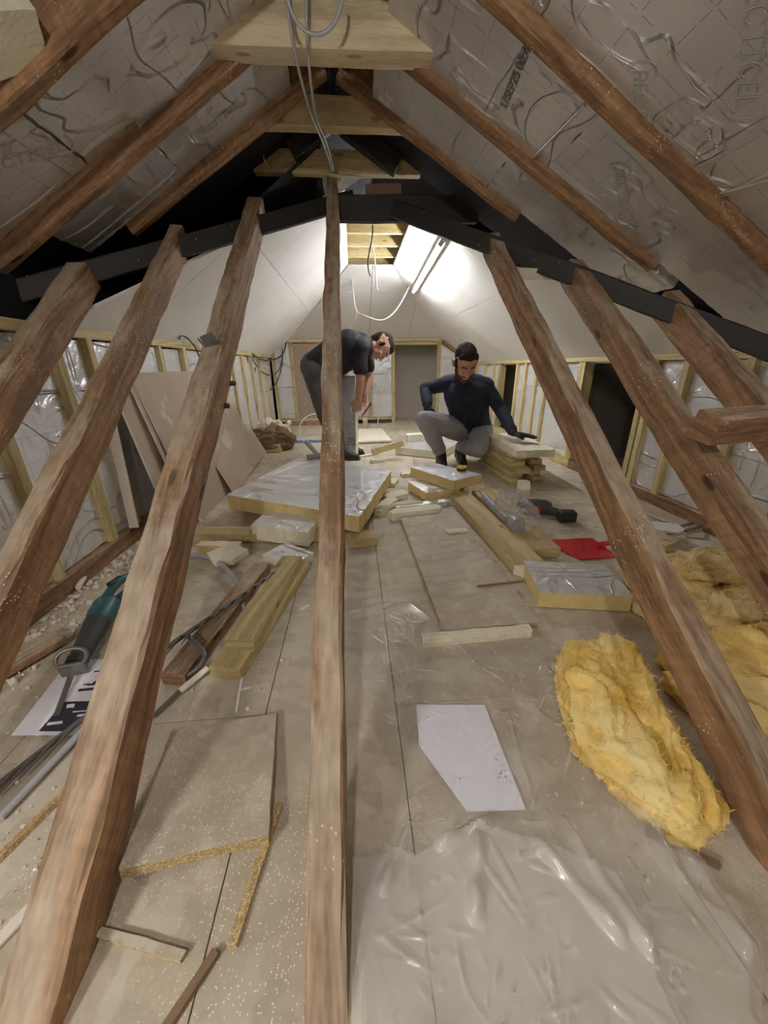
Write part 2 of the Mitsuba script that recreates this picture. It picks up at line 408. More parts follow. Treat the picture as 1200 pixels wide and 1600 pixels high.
# stud walls -------------------------------------------------------
def stud(par, a, b, w=.045, d=.07, up=(1, 0, 0), bs='green_wood', part='stud'):
    timber(None, None, None, a, b, w, d, bs, parent=par, part=part, up=up, rough=.0008, ch=.002)
def foil_sheet(par, o, e1, e2, l, w, t=.05, bs='wall_foil', name='foil_panel'):
    m, uv = frame_slab(ragged(rect(l, w), .003, .06, seed=len(scene)), o, e1, e2, t)
    uv = uv + R.uniform(0, 7, 2)
    return put(par, name, m, bs, uv=uv)

wl = thing('wall_left', 'low timber stud wall on the left with foil insulation between the studs', kind='structure')
ZL = 1.112
stud(wl, (XL - .035, YB, ZL - .022), (XL - .035, YE, ZL - .022), .044, .075, part='top_plate')
timber(None, None, None, (XL - .03, YB, .04), (XL - .03, YE, .04), .07, .085, 'old_wood', parent=wl, part='bottom_plate', up=(0, 0, 1))
ly = [.3, .7, 1.1, 1.5, 1.89, 2.12, 2.50, 2.85, 3.23, 3.66, 4.06, 4.46, 4.88, 5.28, 5.70, 6.1]
for y in ly: stud(wl, (XL - .035, y, .08), (XL - .035, y, ZL - .044))
for a, b in zip([YB] + ly, ly + [YE]):
    zs = [.085, .085 + ng.uniform(.45, .8), ZL - .05]
    for z0, z1 in zip(zs[:-1], zs[1:]):
        foil_sheet(wl, (XL - .055 - ng.uniform(0, .012), a + .024, z0 + .002), (0, 1, 0), (0, 0, 1), b - a - .048, z1 - z0 - .004, -.05 if False else .03)
put(wl, 'backing', trimesh.creation.box(bounds=[[XL - .16, YB, 0], [XL - .13, YE, 1.6]]), 'felt')

wr = thing('wall_right', 'low timber stud wall on the right with foil bays and open hatches to the eaves', kind='structure')
ZR = .975
stud(wr, (XR + .035, YB, ZR - .022), (XR + .035, YE, ZR - .022), .044, .09, part='top_plate')
timber(None, None, None, (XR + .03, YB, .045), (XR + .03, 2.58, .045), .07, .09, 'old_wood', parent=wr, part='bottom_plate')
timber(None, None, None, (XR + .03, 2.58, .035), (XR + .03, 3.3, .035), .07, .06, 'dirty_wood', parent=wr, part='bottom_plate')
timber(None, None, None, (XR + .03, 3.3, .045), (XR + .03, YE, .045), .07, .09, 'green_wood', parent=wr, part='bottom_plate')
ry = [.2, .62, 1.04, 1.45, 1.86, 2.245, 2.495, 2.56, 3.31, 3.36, 3.97, 4.20, 4.48, 4.72, 5.30, 5.52, 5.9, 6.3]
for y in ry: stud(wr, (XR + .04, y, .09), (XR + .04, y, ZR - .044), .045, .09)
for a, b in zip([YB] + ry, ry + [YE]):
    if b - a < .08 or (2.5 < a < 2.6) or (4.7 < a < 4.75): continue
    z1 = ZR - .05 if not (2.2 < a < 2.3) else ZR - .05
    zs = [.092, .092 + ng.uniform(.5, .62), z1]
    for z0, z1 in zip(zs[:-1], zs[1:]):
        foil_sheet(wr, (XR + .05 + ng.uniform(0, .012), b - .024, z0 + .002), (0, -1, 0), (0, 0, 1), b - a - .048, z1 - z0 - .004, .03)
# the eaves behind the hatches
put(wr, 'eaves_void', trimesh.creation.box(bounds=[[3.3, YB, -.02], [3.36, YE, .3]]), 'felt')
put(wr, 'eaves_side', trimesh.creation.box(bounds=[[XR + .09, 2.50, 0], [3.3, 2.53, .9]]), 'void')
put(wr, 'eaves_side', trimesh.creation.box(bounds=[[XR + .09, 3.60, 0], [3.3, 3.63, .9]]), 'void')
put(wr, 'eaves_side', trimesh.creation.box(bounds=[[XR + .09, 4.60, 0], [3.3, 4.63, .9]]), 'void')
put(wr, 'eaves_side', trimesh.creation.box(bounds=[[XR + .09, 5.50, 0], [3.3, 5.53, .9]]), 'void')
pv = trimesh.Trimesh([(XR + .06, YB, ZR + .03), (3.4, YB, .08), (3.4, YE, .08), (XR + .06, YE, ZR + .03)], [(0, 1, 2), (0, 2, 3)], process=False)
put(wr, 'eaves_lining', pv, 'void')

we = thing('wall_end', 'far end stud wall with foil panels and an open doorway in the middle', kind='structure')
ZE = 1.336
stud(we, (-1.35, YE + .04, ZE - .025), (2.05, YE + .04, ZE - .025), .07, .05, up=(0, 0, 1), part='top_plate')
stud(we, (-1.0, YE - .003, ZE - .022), (1.5, YE - .003, ZE - .022), .02, .04, up=(0, 0, 1), part='top_plate', bs='cream_wood')
stud(we, (-1.35, YE + .04, .085), (.66, YE + .04, .085), .07, .045, up=(0, 0, 1), part='bottom_plate')
for x in (-1.27, -.97, -.10, .28, .67, 1.43, 1.9): stud(we, (x, YE + .04, .105 if x < .6 else .0), (x, YE + .04, ZE - .05), .052, .075, up=(0, 1, 0))
stud(we, (.70, YE + .04, ZE - .075), (1.40, YE + .04, ZE - .075), .07, .045, up=(0, 0, 1), part='door_head')
stud(we, (1.47, YE + .0, 1.27), (2.02, YE + .0, .93), .05, .04, up=(0, 1, 0), bs='old_wood', part='brace')
for a, b, zm in ((-1.24, -1.0, .62), (-.07, .25, .7), (.31, .64, .8), (1.46, 1.87, .66)):
    for z0, z1 in ((.11, zm), (zm, ZE - .055)):
        foil_sheet(we, (a, YE + .05, z0 + .003), (1, 0, 0), (0, 0, 1), b - a, z1 - z0 - .006, -.03 if False else .03)
m, uv = frame_slab(rect(.84, ZE - .17), (-.945, YE + .055, .11), (1, 0, 0), (0, 0, 1), .012)
put(we, 'board_panel', m, 'plasterboard_back', uv=uv)
for k in range(3):
    put(we, 'brick', rbox((-1.02 + k*.345, YE + .03, .03), (.335, .10, .085), .006), 'brick')
# the room behind the doorway
put(we, 'passage_wall', trimesh.creation.box(bounds=[[.2, 7.25, -.02], [2.2, 7.29, 1.8]]), 'board_edge')
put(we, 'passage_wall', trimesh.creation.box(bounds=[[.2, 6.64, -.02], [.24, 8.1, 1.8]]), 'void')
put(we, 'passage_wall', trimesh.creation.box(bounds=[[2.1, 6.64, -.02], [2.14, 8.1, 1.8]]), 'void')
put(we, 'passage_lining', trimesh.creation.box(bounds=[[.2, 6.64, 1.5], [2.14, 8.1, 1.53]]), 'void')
wb = thing('wall_back', 'blockwork gable wall behind the photographer', kind='structure')
put(wb, None, trimesh.creation.box(bounds=[[-2.2, YB - .1, 0], [3.4, YB, 2.4]]), 'gable_block')

# plasterboard slopes ----------------------------------------------
ceil = thing('ceiling', 'sloping white plasterboard ceilings of the far room with open joints', kind='structure')
def pb(poly, zf, n):
    """A sheet over the plan polygon on the plane zf, thickness .0125 upward."""
    p = poly.buffer(-.0022)
    if p.is_empty: return
    m = trimesh.creation.extrude_polygon(p, .0125, engine='earcut')
    v = m.vertices.copy(); v[:, 2] += zf(v[:, 0], v[:, 1])
    put(ceil, 'plasterboard_sheet', trimesh.Trimesh(v, m.faces, process=False), 'plasterboard')
def split(poly, cuts):
    out = [poly]
    for c in cuts:
        out = [g for q in out for g in (shapely.ops.split(q, c).geoms)]
    return out
import shapely.ops
nearY = lambda z: z/JK + .40
LP = Polygon([(XL - .06, nearY(PBL(XL))), (.0, nearY(2.0)), (-.0, 5.0), (-.97, YE), (XL - .06, YE)])
for g in split(LP, [LineString([(-.56, 0), (-.56, 9)])]):
    cx = g.centroid.x
    for q in split(g, [LineString([(-3, y), (3, y)]) for y in ((2.53, 4.95) if cx < -.56 else (3.20, 5.62))]): pb(q, lambda x, y: PBL(x), 1)
RP = Polygon([(.51, 3.45), (.68, 3.12), (1.06, 2.94), (1.56, 2.26), (XR + .06, 1.72), (XR + .06, YE), (1.46, YE), (.51, 5.0)])
for g in split(RP, [LineString([(1.26, 0), (1.26, 9)])]):
    cx = g.centroid.x
    for q in split(g, [LineString([(-3, y), (3, y)]) for y in ((2.5, 4.92) if cx > 1.26 else (3.25, 5.66))]): pb(q, lambda x, y: PBR(x), 1)
EP = Polygon([(-.97, YE), (1.46, YE), (.51, 5.0), (.0, 5.0)])
for g in split(EP, [LineString([(-3, 5.45), (3, 5.45)])]):
    for q in split(g, [LineString([(x, 0), (x, 9)]) for x in ((.28,) if g.centroid.y < 5.45 else (-.32, .28, .9))]): pb(q, lambda x, y: PBE(y), 1)

# roof: felt, foil panels between the rafters -------------------------
def roof(name, zf, xa, xb, label):
    r = thing(name, label, kind='structure')
    for y0, y1, dz, zz in ((YB, 2.78, .13, zf),):
        v = [(xa, y0, zz(xa) + dz), (xb, y0, zz(xb) + dz), (xb, y1, zz(xb) + dz), (xa, y1, zz(xa) + dz)]
        put(r, 'felt', trimesh.Trimesh(v, [(0, 1, 2), (0, 2, 3)], process=False), 'felt')
    return r
rl = roof('roof_left', RFL, -2.2, .02, 'left roof slope of dark felt with printed foil insulation between old rafters')
rr = roof('roof_right', RFR, -.10, 2.9, 'right roof slope of dark felt with printed foil insulation between old rafters')
def far_felt(par, zf, xa, xb):
    v = [(xa, 2.70, zf(xa)), (xb, 2.70, zf(xb)), (xb, 8.2, zf(xb)), (xa, 8.2, zf(xa))]
    put(par, 'felt', trimesh.Trimesh(v, [(0, 1, 2), (0, 2, 3)], process=False), 'felt')
far_felt(rl, lambda x: PBL(x) + .17, -1.7, .25)
far_felt(rr, lambda x: PBR(x) + .17, .24, 2.9)
v = [(-2, YE + .02, ZE + .02), (3, YE + .02, ZE + .02), (3, YE + .02, 2.6), (-2, YE + .02, 2.6)]
put(rl, 'felt', trimesh.Trimesh(v, [(0, 1, 2), (0, 2, 3)], process=False), 'felt')
v = [(-1.75, 2.74, 1.1), (2.9, 2.74, .5), (2.9, 2.74, .4), (-1.75, 2.74, .8)]

RY = [1.465, 1.90, 2.275, 2.70]         # old rafters, where both slopes have one
RWID = .052
def hipx_r(y): return 1.75 - (y - 1.59)/.727
def hipx_l(y): return -1.486 + (y - 1.958)/.555
def foil_bay(side, y0, y1, x0, x1, dz, jag=.004, nm='foil_panel'):
    zf = RFL if side < 0 else RFR
    par = rl if side < 0 else rr
    e1 = nrm([side, 0, (zf(side) - zf(0))])           # down the slope
    o = np.array([x0, y0 if side > 0 else y1, zf(x0) + dz])
    e2 = np.array([0, 1 if side > 0 else -1, 0.])
    L = abs(x1 - x0)/abs(e1[0])
    P = ragged(rect(L, y1 - y0), jag, .03, seed=len(scene))
    m, uv = frame_slab(P, o, e1, e2, .05)     # e1 x e2 points up and out
    uv = uv + R.uniform(0, 5, 2)
    return put(par, nm, m, 'foil', uv=uv)
# right slope: near bay wide, then two narrower bays; each in two or three panels butted along the slope
foilR = [foil_bay(1, y0 + .027, y1 - .027, a, b - .003, dz) for y0, y1, segs in
         ((-.6, 1.465, ((.14, 1.13, .047), (1.13, 2.4, .049))),
          (1.465, 1.90, ((.17, .83, .036), (.83, 1.95, .038))),
          (1.90, 2.275, ((.14, .70, .030), (.70, 1.55, .034)))) for a, b, dz in segs]
LJ1 = pl(170, 140, (-.615, 0, 1), 2.17 + .065)[0]; LJ2 = pl(84, 215, (-.615, 0, 1), 2.17 + .075)[0]
foilL = [foil_bay(-1, y0 + .027, y1 - .027, a, b + .003, dz) for y0, y1, segs in
         ((-.6, 1.465, ((-.2, -.52, .07), (-.95, -1.9, .075))),
          (1.465, 1.90, ((-.24, LJ1, .050), (LJ1 - .012, LJ2, .078), (LJ2 - .003, -1.6, .076))),
          (1.90, 2.275, ((-.22, -.75, .05), (-.75, -1.25, .05)))) for a, b, dz in segs]

# lettering embossed and printed on the foil
def outline_text(s, h, pen):
    m = meshkit.text_mesh(s, h, .001, bold=True)
    tri = [Polygon(t[:, :2]) for t in m.triangles if abs(np.ptp(t[:, 2])) < 1e-6 and t[0, 2] > .0005]
    g = shapely.union_all([q for q in tri if q.area > 1e-12]).buffer(.0002)
    if pen: g = g.difference(g.buffer(-pen))
    return g
def print_on(par, s, zf, pa, pb_, h, pen=.0035, bsdf='lettering', lift=.0012, dz=.04, flip=False, arc=True):
    """Letters on the roof slope: baseline from the pixel pa towards pb_."""
    k = zf(1) - zf(0); c = zf(0) + dz - lift
    A, B = pl(*pa, (-k, 0, 1), c), pl(*pb_, (-k, 0, 1), c)
    n = nrm([k, 0, -1])                                  # faces the room
    e1 = nrm(B - A); e2 = np.cross(n, e1)
    g = outline_text(s, h, pen)
    if arc:
        x0, y0, x1, y1 = g.bounds
        th = np.linspace(math.radians(60), math.radians(250), 24)
        el = LineString(np.stack([x0 + .15*h + .8*h*np.cos(th), h*.55 + 1.0*h*np.sin(th)], -1)).buffer(pen*1.2)
        th = np.linspace(math.radians(-110), math.radians(60), 24)
        el2 = LineString(np.stack([x1 - .15*h + .8*h*np.cos(th), h*.45 + 1.0*h*np.sin(th)], -1)).buffer(pen*1.2)
        g = shapely.union_all([g, el.difference(el.buffer(-pen*.5)), el2])
    mm = cat_([trimesh.creation.extrude_polygon(q, .0012, engine='earcut') for q in getattr(g, 'geoms', [g]) if q.area > 1e-9])
    v = A + mm.vertices[:, :1]*e1 + mm.vertices[:, 1:2]*e2 + (mm.vertices[:, 2:])*n
    put(par, 'lettering', trimesh.Trimesh(v, mm.faces, process=False), bsdf)
print_on(foilR[0], 'RECTICEL', RFR, (1172, -62), (1150, 160), .047, dz=.047)
print_on(foilR[0], 'RECTICEL', RFR, (990, 108), (994, 300), .040, dz=.048)
print_on(foilR[3], 'RECTICEL', RFR, (958, 262), (972, 350), .040, dz=.037)
print_on(foilR[2], '17SEP25 00:45', RFR, (790, 172), (828, 82), .027, pen=0, bsdf='print_ink', dz=.035, arc=False)
print_on(foilL[3], 'RECTICEL', RFL, (-30, 276), (110, 232), .042, dz=.078)
print_on(foilL[4], 'RECTICEL', RFL, (318, 214), (355, 182), .032, dz=.049)

# ================================================================== ROOF TIMBERS
rl_names = [('old brown rafter on the left slope nearest to the viewer, at the top left corner', 0), ('old rafter on the left slope reaching the near collar tie', 0),
            ('old rafter on the left slope at the second collar tie', 0), ('thin dark rafter on the left slope under the third collar tie', 0)]
rr_names = ['old orange brown rafter on the right slope nearest to the viewer', 'old rafter on the right slope meeting the near collar tie',
            'old rafter on the right slope at the second collar tie', 'dark rafter on the right slope behind the third collar tie']
for i, y in enumerate(RY):
    d = .155 if i < 3 else .10
    xe = max(-1.62, hipx_l(y) - .12) if i > 0 else -1.62
    k = .615; u = nrm([-k, 0, 1])
    a = np.array([-.06, y, RFL(-.06)]) + u*d/2; b = np.array([xe, y, RFL(xe)]) + u*d/2
    timber('common_rafter', rl_names[i][0], 'rafter', a, b, RWID, d, 'old_wood' if i < 3 else 'tar_wood', up=u, rough=.003, ch=.006)  # rearmost pair in near-black wood: shade put into the colour
    k = -.577; u = nrm([-k, 0, 1])
    xe = min(2.4, hipx_r(y) + .06) if i > 0 else 2.5
    a = np.array([-.02, y, RFR(-.02)]) + u*d/2; b = np.array([xe, y, RFR(xe)]) + u*d/2
    timber('common_rafter', rr_names[i], 'rafter', a, b, RWID, d, 'old_wood' if i < 3 else 'tar_wood', up=u, rough=.003, ch=.006)

# hip rafters: black, in the plane of the old hip end
hz = .14
def hip(label, xa, ya, xb, yb, w, hz, dz):
    a, b = np.array([xa, ya, JZ(ya)]), np.array([xb, yb, JZ(yb)])
    t = nrm(b - a); s = nrm(np.cross(t, [0, 0, 1])); u = np.cross(s, t)
    timber('hip_rafter', label, 'rafter', a - u*(hz/2 + dz), b - u*(hz/2 + dz), w, hz, 'tar_wood', up=(0, 0, 1), rough=.002)
hip('black hip rafter running down to the left over the leaning boards', -2.0, 1.66, .02, 2.80, .06, .085, .025)
hip('black hip rafter running down to the right over the stud wall', 2.75, .84, .30, 2.66, .05, .085, .005)
timber('header_beam', 'dark horizontal header beam crossing above the skylight well', 'beam', (-.09, 2.74, 1.80), (.80, 2.74, 1.80), .05, .13, 'tar_wood')

# the parallel old jack rafters, all in the plane of the hip end
jacks = [(-.078, .067, 2.96, 'old upright rafter in the middle of the picture, running from top to bottom'),
         (-.520, .085, 2.66, 'first old rafter left of the middle one, with a steel bracket screwed on'),
         (-.866, .062, 2.36, 'second old rafter left of the middle one'),
         (-1.205, .085, 2.05, 'third old rafter left of the middle one, ending at the left edge'),
         (.785, .062, 2.33, 'first old rafter right of the middle one, passing beside the yellow wool'),
         (1.135, .075, 2.10, 'second old rafter right of the middle one'),
         (1.490, .075, 1.86, 'third old rafter right of the middle one, above the cut stub')]
jkey = []
for x, w, yt, lab in jacks:
    d = .115
    a, b = np.array([x, JY - .07, JZ(JY - .07)]) - jn*d/2, np.array([x, yt, JZ(yt)]) - jn*d/2
    jkey.append(timber('jack_rafter', lab, 'rafter', a, b, w, d, up=jn, rough=.0035, ch=.007, step=.09))
# a cut stub of timber at the right edge
a, b = atx(1092, 665, 1.44), None
q = aty(1100, 667, 1.06); timber('timber_stub', 'short cut end of an old timber sticking in from the right edge', 'timber', q, (XR + .02, 1.16, q[2] + .012), .085, .085, up=(0, -.25, .95), rough=.002)

# collar ties: new pale timbers on edge; rear two in darker wood as painted shade
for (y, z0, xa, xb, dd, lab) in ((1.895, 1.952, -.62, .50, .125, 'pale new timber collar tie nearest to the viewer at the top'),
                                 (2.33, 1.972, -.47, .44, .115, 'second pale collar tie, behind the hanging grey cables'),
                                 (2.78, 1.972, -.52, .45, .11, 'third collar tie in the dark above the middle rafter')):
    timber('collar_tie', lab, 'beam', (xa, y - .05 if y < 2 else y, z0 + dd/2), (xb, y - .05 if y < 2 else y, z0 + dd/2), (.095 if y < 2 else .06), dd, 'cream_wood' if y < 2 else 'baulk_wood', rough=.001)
for k, y in enumerate((3.62, 4.0, 4.38, 4.77, 5.14)):
    timber('ceiling_joist', 'pale new joist across the lit ceiling well, %s' % ('nearest to the header beam', 'second from the header beam', 'third from the header beam', 'fourth from the header beam', 'farthest of the five')[k], 'beam',
           (-.18, y, 2.092), (.70, y, 2.092), .045, .135, 'joist_wood', rough=.0008, group=None)

# ================================================================== BOARDS AND TIMBERS LYING ABOUT
def Z(p, z): return np.array([p[0], p[1], z])
def panel(label, A, B, D, t, bsdf='plasterboard_back', name='plasterboard_sheet', cat='board', group=None, rag=.001, edge='board_edge', poly=None, th=None):
    """A thin board; A, B, D: three corners of the face that is seen; thickness goes behind it (away from the viewer)."""
    A, e1, e2, L, W = slab_frame(A, B, D)
    if np.dot(np.cross(e1, e2), C - A) < 0: A, e1, e2 = A + e2*W, e1, -e2
    n = np.cross(e1, e2)
    P = ragged(poly or rect(L, W), rag, .05, seed=len(scene))
    t_ = thing(name, label, cat, group)
    m, uv = frame_slab(P, A - n*t, e1, e2, t - .0008); put(t_, 'core', m, edge, uv=uv)
    m, uv = frame_slab(P.buffer(-.0005), A - n*.0008, e1, e2, .0008); put(t_, 'face', m, bsdf, uv=uv)
    return t_
def flat_px(name, label, cat, pxs, z, t, face, edge=None, rag=.002):
    """A flat piece lying on the floor: outline from pixels on the plane z, thickness t downward."""
    q = [fl(*p, z) for p in pxs]; o = q[0]; P = ragged(Polygon([(a[0] - o[0], a[1] - o[1]) for a in q]).buffer(0), rag, .04, seed=len(scene))
    th = thing(name, label, cat)
    m, uv = frame_slab(P, o - np.array([0, 0, t]), (1, 0, 0), (0, 1, 0), t - .0006); put(th, 'core', m, edge or face, uv=uv)
    m, uv = frame_slab(P, o - np.array([0, 0, .0006]), (1, 0, 0), (0, 1, 0), .0006); put(th, 'face', m, face, uv=uv)
    return th
# plasterboard sheets leaning on the left stud wall
for k, lab in enumerate(('tall tan plasterboard sheet leaning on the left wall, the front one of the stack', 'tan plasterboard sheet second from the front of the leaning stack', 'tan plasterboard sheet at the back of the leaning stack, pulled nearer to the viewer')):
    dx, dy = -.030*k - (.03 if k == 2 else 0), -.035*k - (.10 if k == 2 else 0)
    panel(lab, (-1.015 + dx, 2.30 + dy, .004), (-1.07 + dx*.6, 4.02 + dy, .004), (-1.225 + dx*.28, 2.24 + dy, .905 - .006*k), .0125, group=None)
panel('small tan plasterboard offcut tilted against the foot of the tall sheet', (-.965, 2.86, .006), (-1.02, 4.30, .03), (-1.105, 3.02, .30), .0125, poly=Polygon([(0, 0), (1.42, 0), (1.40, .34), (.95, .46), (.02, .24)]))
t_ = thing('plasterboard_strip', 'narrow plasterboard strip standing against the left wall before the stack', 'board')
put(t_, None, beam((-1.27, 2.03, .09), (-1.275, 2.10, .80), .012, .05, up=(1, 0, 0), rough=.0005)[0], 'board_edge')

# the big foil board and what lies round it
pirq('large square foil faced insulation board lying across the floor', [fl(354, 773, .16), fl(562, 807, .16), fl(611, 735, .16), fl(466, 715, .16)], .095)
plank('dark old plank under the front edge of the large foil board', (-.93, 1.98, .055), (-.20, 1.90, .055), (-.93, 2.09, .055), .05, 'baulk_wood', name='old_plank')
plank('short pale block propping the corner of the large foil board', (-.05, 1.80, .06), (.10, 1.82, .06), (-.06, 1.90, .06), .055, 'baulk_wood', name='timber_block')
pirq('white topped insulation offcut leaning in front of the large foil board', [fl(392, 821, .105), fl(481, 832, .105), fl(499, 808, .105), fl(417, 797, .105)], .085, foam='foam_cream')
pir('small foil offcut with a notched edge behind the two pale timbers', fl(410, 866, .05), fl(452, 885, .045), fl(445, 846, .055), .04, 'foam_cream')
pir('five sided cream insulation scrap beside the bent pipe', fl(318, 868, .05), fl(360, 890, .035), fl(348, 846, .07), .03, 'foam_cream', 'foam_cream', poly=Polygon([(0, .02), (.09, 0), (.16, .05), (.15, .15), (.03, .15)]))
pir('cream insulation strip with yellow end behind the five sided scrap', fl(306, 852, .06), fl(372, 853, .06), fl(306, 845, .06), .05, 'foam_yellow', 'foam_cream')
plank('pale green timber lying on top of another beside the middle rafter', fl(350, 1000, .09), fl(440, 868, .09), fl(396, 1000, .09), .045)
plank('pale green timber lying underneath, its near end nearest to the viewer', fl(326, 1041, .045), fl(452, 874, .045), fl(368, 1055, .045), .045)
plank('old brown plank running along the floor under the spiked metal strip', fl(250, 1052, .045), fl(395, 880, .045), fl(290, 1052, .045), .045, 'old_wood', name='old_plank')
plank('dusty brown plank sticking in from the left edge of the picture', fl(-40, 1046, .04), fl(74, 985, .04), fl(-40, 1075, .04), .03, 'old_wood', name='old_plank')

# chipboard lying on the floor
def chip(label, A, B, D, t, poly=None, cat='board', name='chipboard_sheet', rag=.0012):
    A, e1, e2, L, W = slab_frame(A, B, D)
    if np.cross(e1, e2)[2] < 0: A, e2 = A + e2*W, -e2
    n = np.cross(e1, e2); P = ragged(poly or rect(L, W), rag, .03, seed=len(scene))
    th = thing(name, label, cat)
    m, uv = frame_slab(P, A - n*t, e1, e2, t - .0012); put(th, 'raw_edge', m, 'chip_edge', uv=uv, label='golden raw chip edge')
    m, uv = frame_slab(P.buffer(.0004), A - n*.0012, e1, e2, .0012); put(th, 'face', m, 'chipboard', uv=uv)
    return th
chip('loose chipboard sheet with a golden broken edge lifted off the floor at lower left', fl(186, 1358, .050), fl(419, 1304, .040), fl(424, 1116, .020), .027)
chip('loose chipboard plank lying lengthwise on the right of the middle', fl(693, 984, .024), fl(842, 972, .024), fl(687, 797, .024), .02)
pir('cream insulation strip across the near end of the loose chipboard plank', fl(662, 1000, .035), fl(833, 984, .035), fl(665, 990, .035), .035, 'foam_cream', 'foam_cream', name='insulation_strip', rag=.003)
t_ = thing('wood_stick', 'thin brown stick lying across the loose chipboard plank', 'stick'); put(t_, None, tube_mesh([fl(746, 916, .029), fl(818, 908, .029)], .005, 5), 'dirty_wood')
pir('thin white foam sliver lying on the loose chipboard plank', fl(700, 832, .036), fl(732, 829, .036), fl(706, 826, .036), .011, 'foam_cream', 'foam_cream', name='foam_scrap')
def strip(label, pa, pb_, w, t, z=.0, bs='chip_edge', name='chipboard_strip', cat='strip'):
    a, b = fl(*pa, z + t/2), fl(*pb_, z + t/2)
    return timber(name, label, cat, a, b, w, t, bs, rough=.0012, ch=.001)
strip('long splintered chipboard strip pointing away beside the lifted sheet', (362, 1478), (436, 1256), .018, .010)
chip('short chipboard strip lying left of the splintered ones at the bottom', fl(150, 1462, .012), fl(281, 1503, .012), fl(166, 1448, .012), .011, name='chipboard_strip', cat='strip', rag=.002)
strip('dark splintered stick at the bottom left of the middle rafter', (236, 1640), (338, 1488), .014, .012, bs='dirty_wood', name='wood_stick', cat='stick')
strip('golden chipboard strip pointing out of the left edge below the leaflet', (-40, 1378), (108, 1232), .013, .013)
strip('pale white strip at the lower left corner', (-30, 1500), (54, 1412), .022, .008, bs='board_edge', name='board_strip')

# middle heap
pirq('yellow edged foil board on top of the middle pile, carrying a tape roll', [fl(642, 730, .16), fl(708, 751, .16), fl(752, 741, .16), fl(681, 724, .16)], .075, rag=.003)
pirq('foil board underneath in the middle pile, with a small white block on it', [fl(638, 753, .08), fl(666, 770, .08), fl(719, 764, .08), fl(690, 742, .08)], .065)
t_ = thing('foam_block', 'small white foam block on the lower board of the middle pile', 'foam block'); put(t_, None, rbox(fl(677, 765, .098), (.055, .045, .036), .004, rot=basis((1, .4, 0), (0, 1, 0))), 'foam_cream')
def scrap(label, px, z, size, ang, bs='foam_cream', name='foam_scrap', tilt=0):
    l, w, t = size; rs = np.random.RandomState(len(scene))
    P = Polygon(np.array([(-l/2, -w/2), (l/2*.8, -w/2*.9), (l/2, w*.1), (l/2*.85, w/2), (-l/2*.7, w/2*.9), (-l/2, w*.1)]) + rs.uniform(-.08, .08, (6, 2))*min(l, w))
    e1 = np.array([math.cos(ang), math.sin(ang), math.sin(tilt)]); e2 = np.array([-math.sin(ang), math.cos(ang), 0])
    m, uv = frame_slab(ragged(P, .003, .02, seed=len(scene)), fl(*px, z), e1, e2, t)
    th = thing(name, label, 'foam scrap' if 'foam' in bs else 'offcut'); put(th, None, m, bs, uv=uv); return th
scrap('long rough white foam strip in front of the middle pile', (650, 806), .0, (.36, .085, .05), .16)
scrap('white foam strip end pointing at the big foil board corner', (602, 795), .0, (.28, .09, .045), .95)
scrap('cream foam wedge behind the long rough white strip', (620, 778), .0, (.20, .13, .035), .5)
scrap('thin pale foam lath lying over the long rough strip', (622, 790), .05, (.34, .022, .018), .12)
scrap('flat white scrap at the near side of the middle pile', (662, 814), .0, (.13, .05, .02), .05)
scrap('small white offcut right of the middle pile', (716, 786), .0, (.12, .07, .025), .2)
scrap('grey foil covered strip under the middle pile', (668, 792), .0, (.46, .06, .035), .22, 'board_foil', 'foil_strip')
scrap('square cream scrap left of the middle pile', (640, 742), .0, (.16, .13, .03), .1)
scrap('flat pale offcut between the big foil board and the pile', (612, 756), .0, (.16, .09, .03), 1.1)
scrap('white sliver lying right of the middle rafter', (476, 951), .0, (.045, .02, .008), .6)
tp = thing('tape_roll', 'black and yellow roll of tape on the top foil board', 'tape')
c = fl(721, 733, .175)
put(tp, 'roll', place(trimesh.creation.annulus(.019, .036, .045, sections=28), c, np.eye(3)), 'tape_yellow', smooth=30)
put(tp, 'band', place(trimesh.creation.annulus(.0362, .0372, .022, sections=28), c, np.eye(3)), 'black_plastic', smooth=30)
plank('pale baulk right of the chipboard plank, the nearer of two', fl(804, 880, .06), fl(694, 762, .06), fl(836, 862, .06), .055, 'baulk_wood')
plank('pale baulk right of the chipboard plank, the farther of two, beside the drill', fl(826, 858, .06), fl(738, 764, .06), fl(862, 843, .06), .055, 'baulk_wood')
scrap('broken foam corner between the pale baulk and the foil topped board', (818, 890), .0, (.16, .10, .05), 1.2)
scrap('cream wedge on the far end of the pale baulks', (738, 764), .06, (.12, .07, .03), -.4)
# sealant tube in a clear bag
st = thing('sealant_tube', 'grey sealant tube in a clear bag lying on the pale baulks', 'tube')
a, b = fl(757, 776, .09), fl(792, 812, .09); t__ = nrm(b - a)
put(st, 'barrel', tube_mesh([a, a + .01*t__, b - .01*t__, b], [.020, .024, .024, .020], 18), 'grey_tube', smooth=40)
put(st, 'nozzle', tube_mesh([a, a - t__*.03, a - t__*.10], [.010, .009, .004], 12), 'grey_tube', smooth=40)
g = trimesh.creation.icosphere(5, 1.0); v = g.vertices.copy()
v *= (1 + .5*(meshkit.fbm(v*2.2 + 5, 2) - .5) + .22*(1 - np.abs(2*meshkit.fbm(v*5 + 2, 3) - 1))**3)[:, None]
v[:, 2] = np.maximum(v[:, 2], -.6); v *= np.array([.17, .09, .075])
c = fl(806, 798, .115); bag = place(trimesh.Trimesh(v, g.faces, process=False), c, np.stack([t__, nrm(np.cross([0, 0, 1], t__)), nrm(np.cross(t__, np.cross([0, 0, 1], t__)))], 1))
put(st, 'clear_bag', bag, 'clear_bag', smooth=True, label='crumpled clear bag')
gc = fl(806, 818, .10)
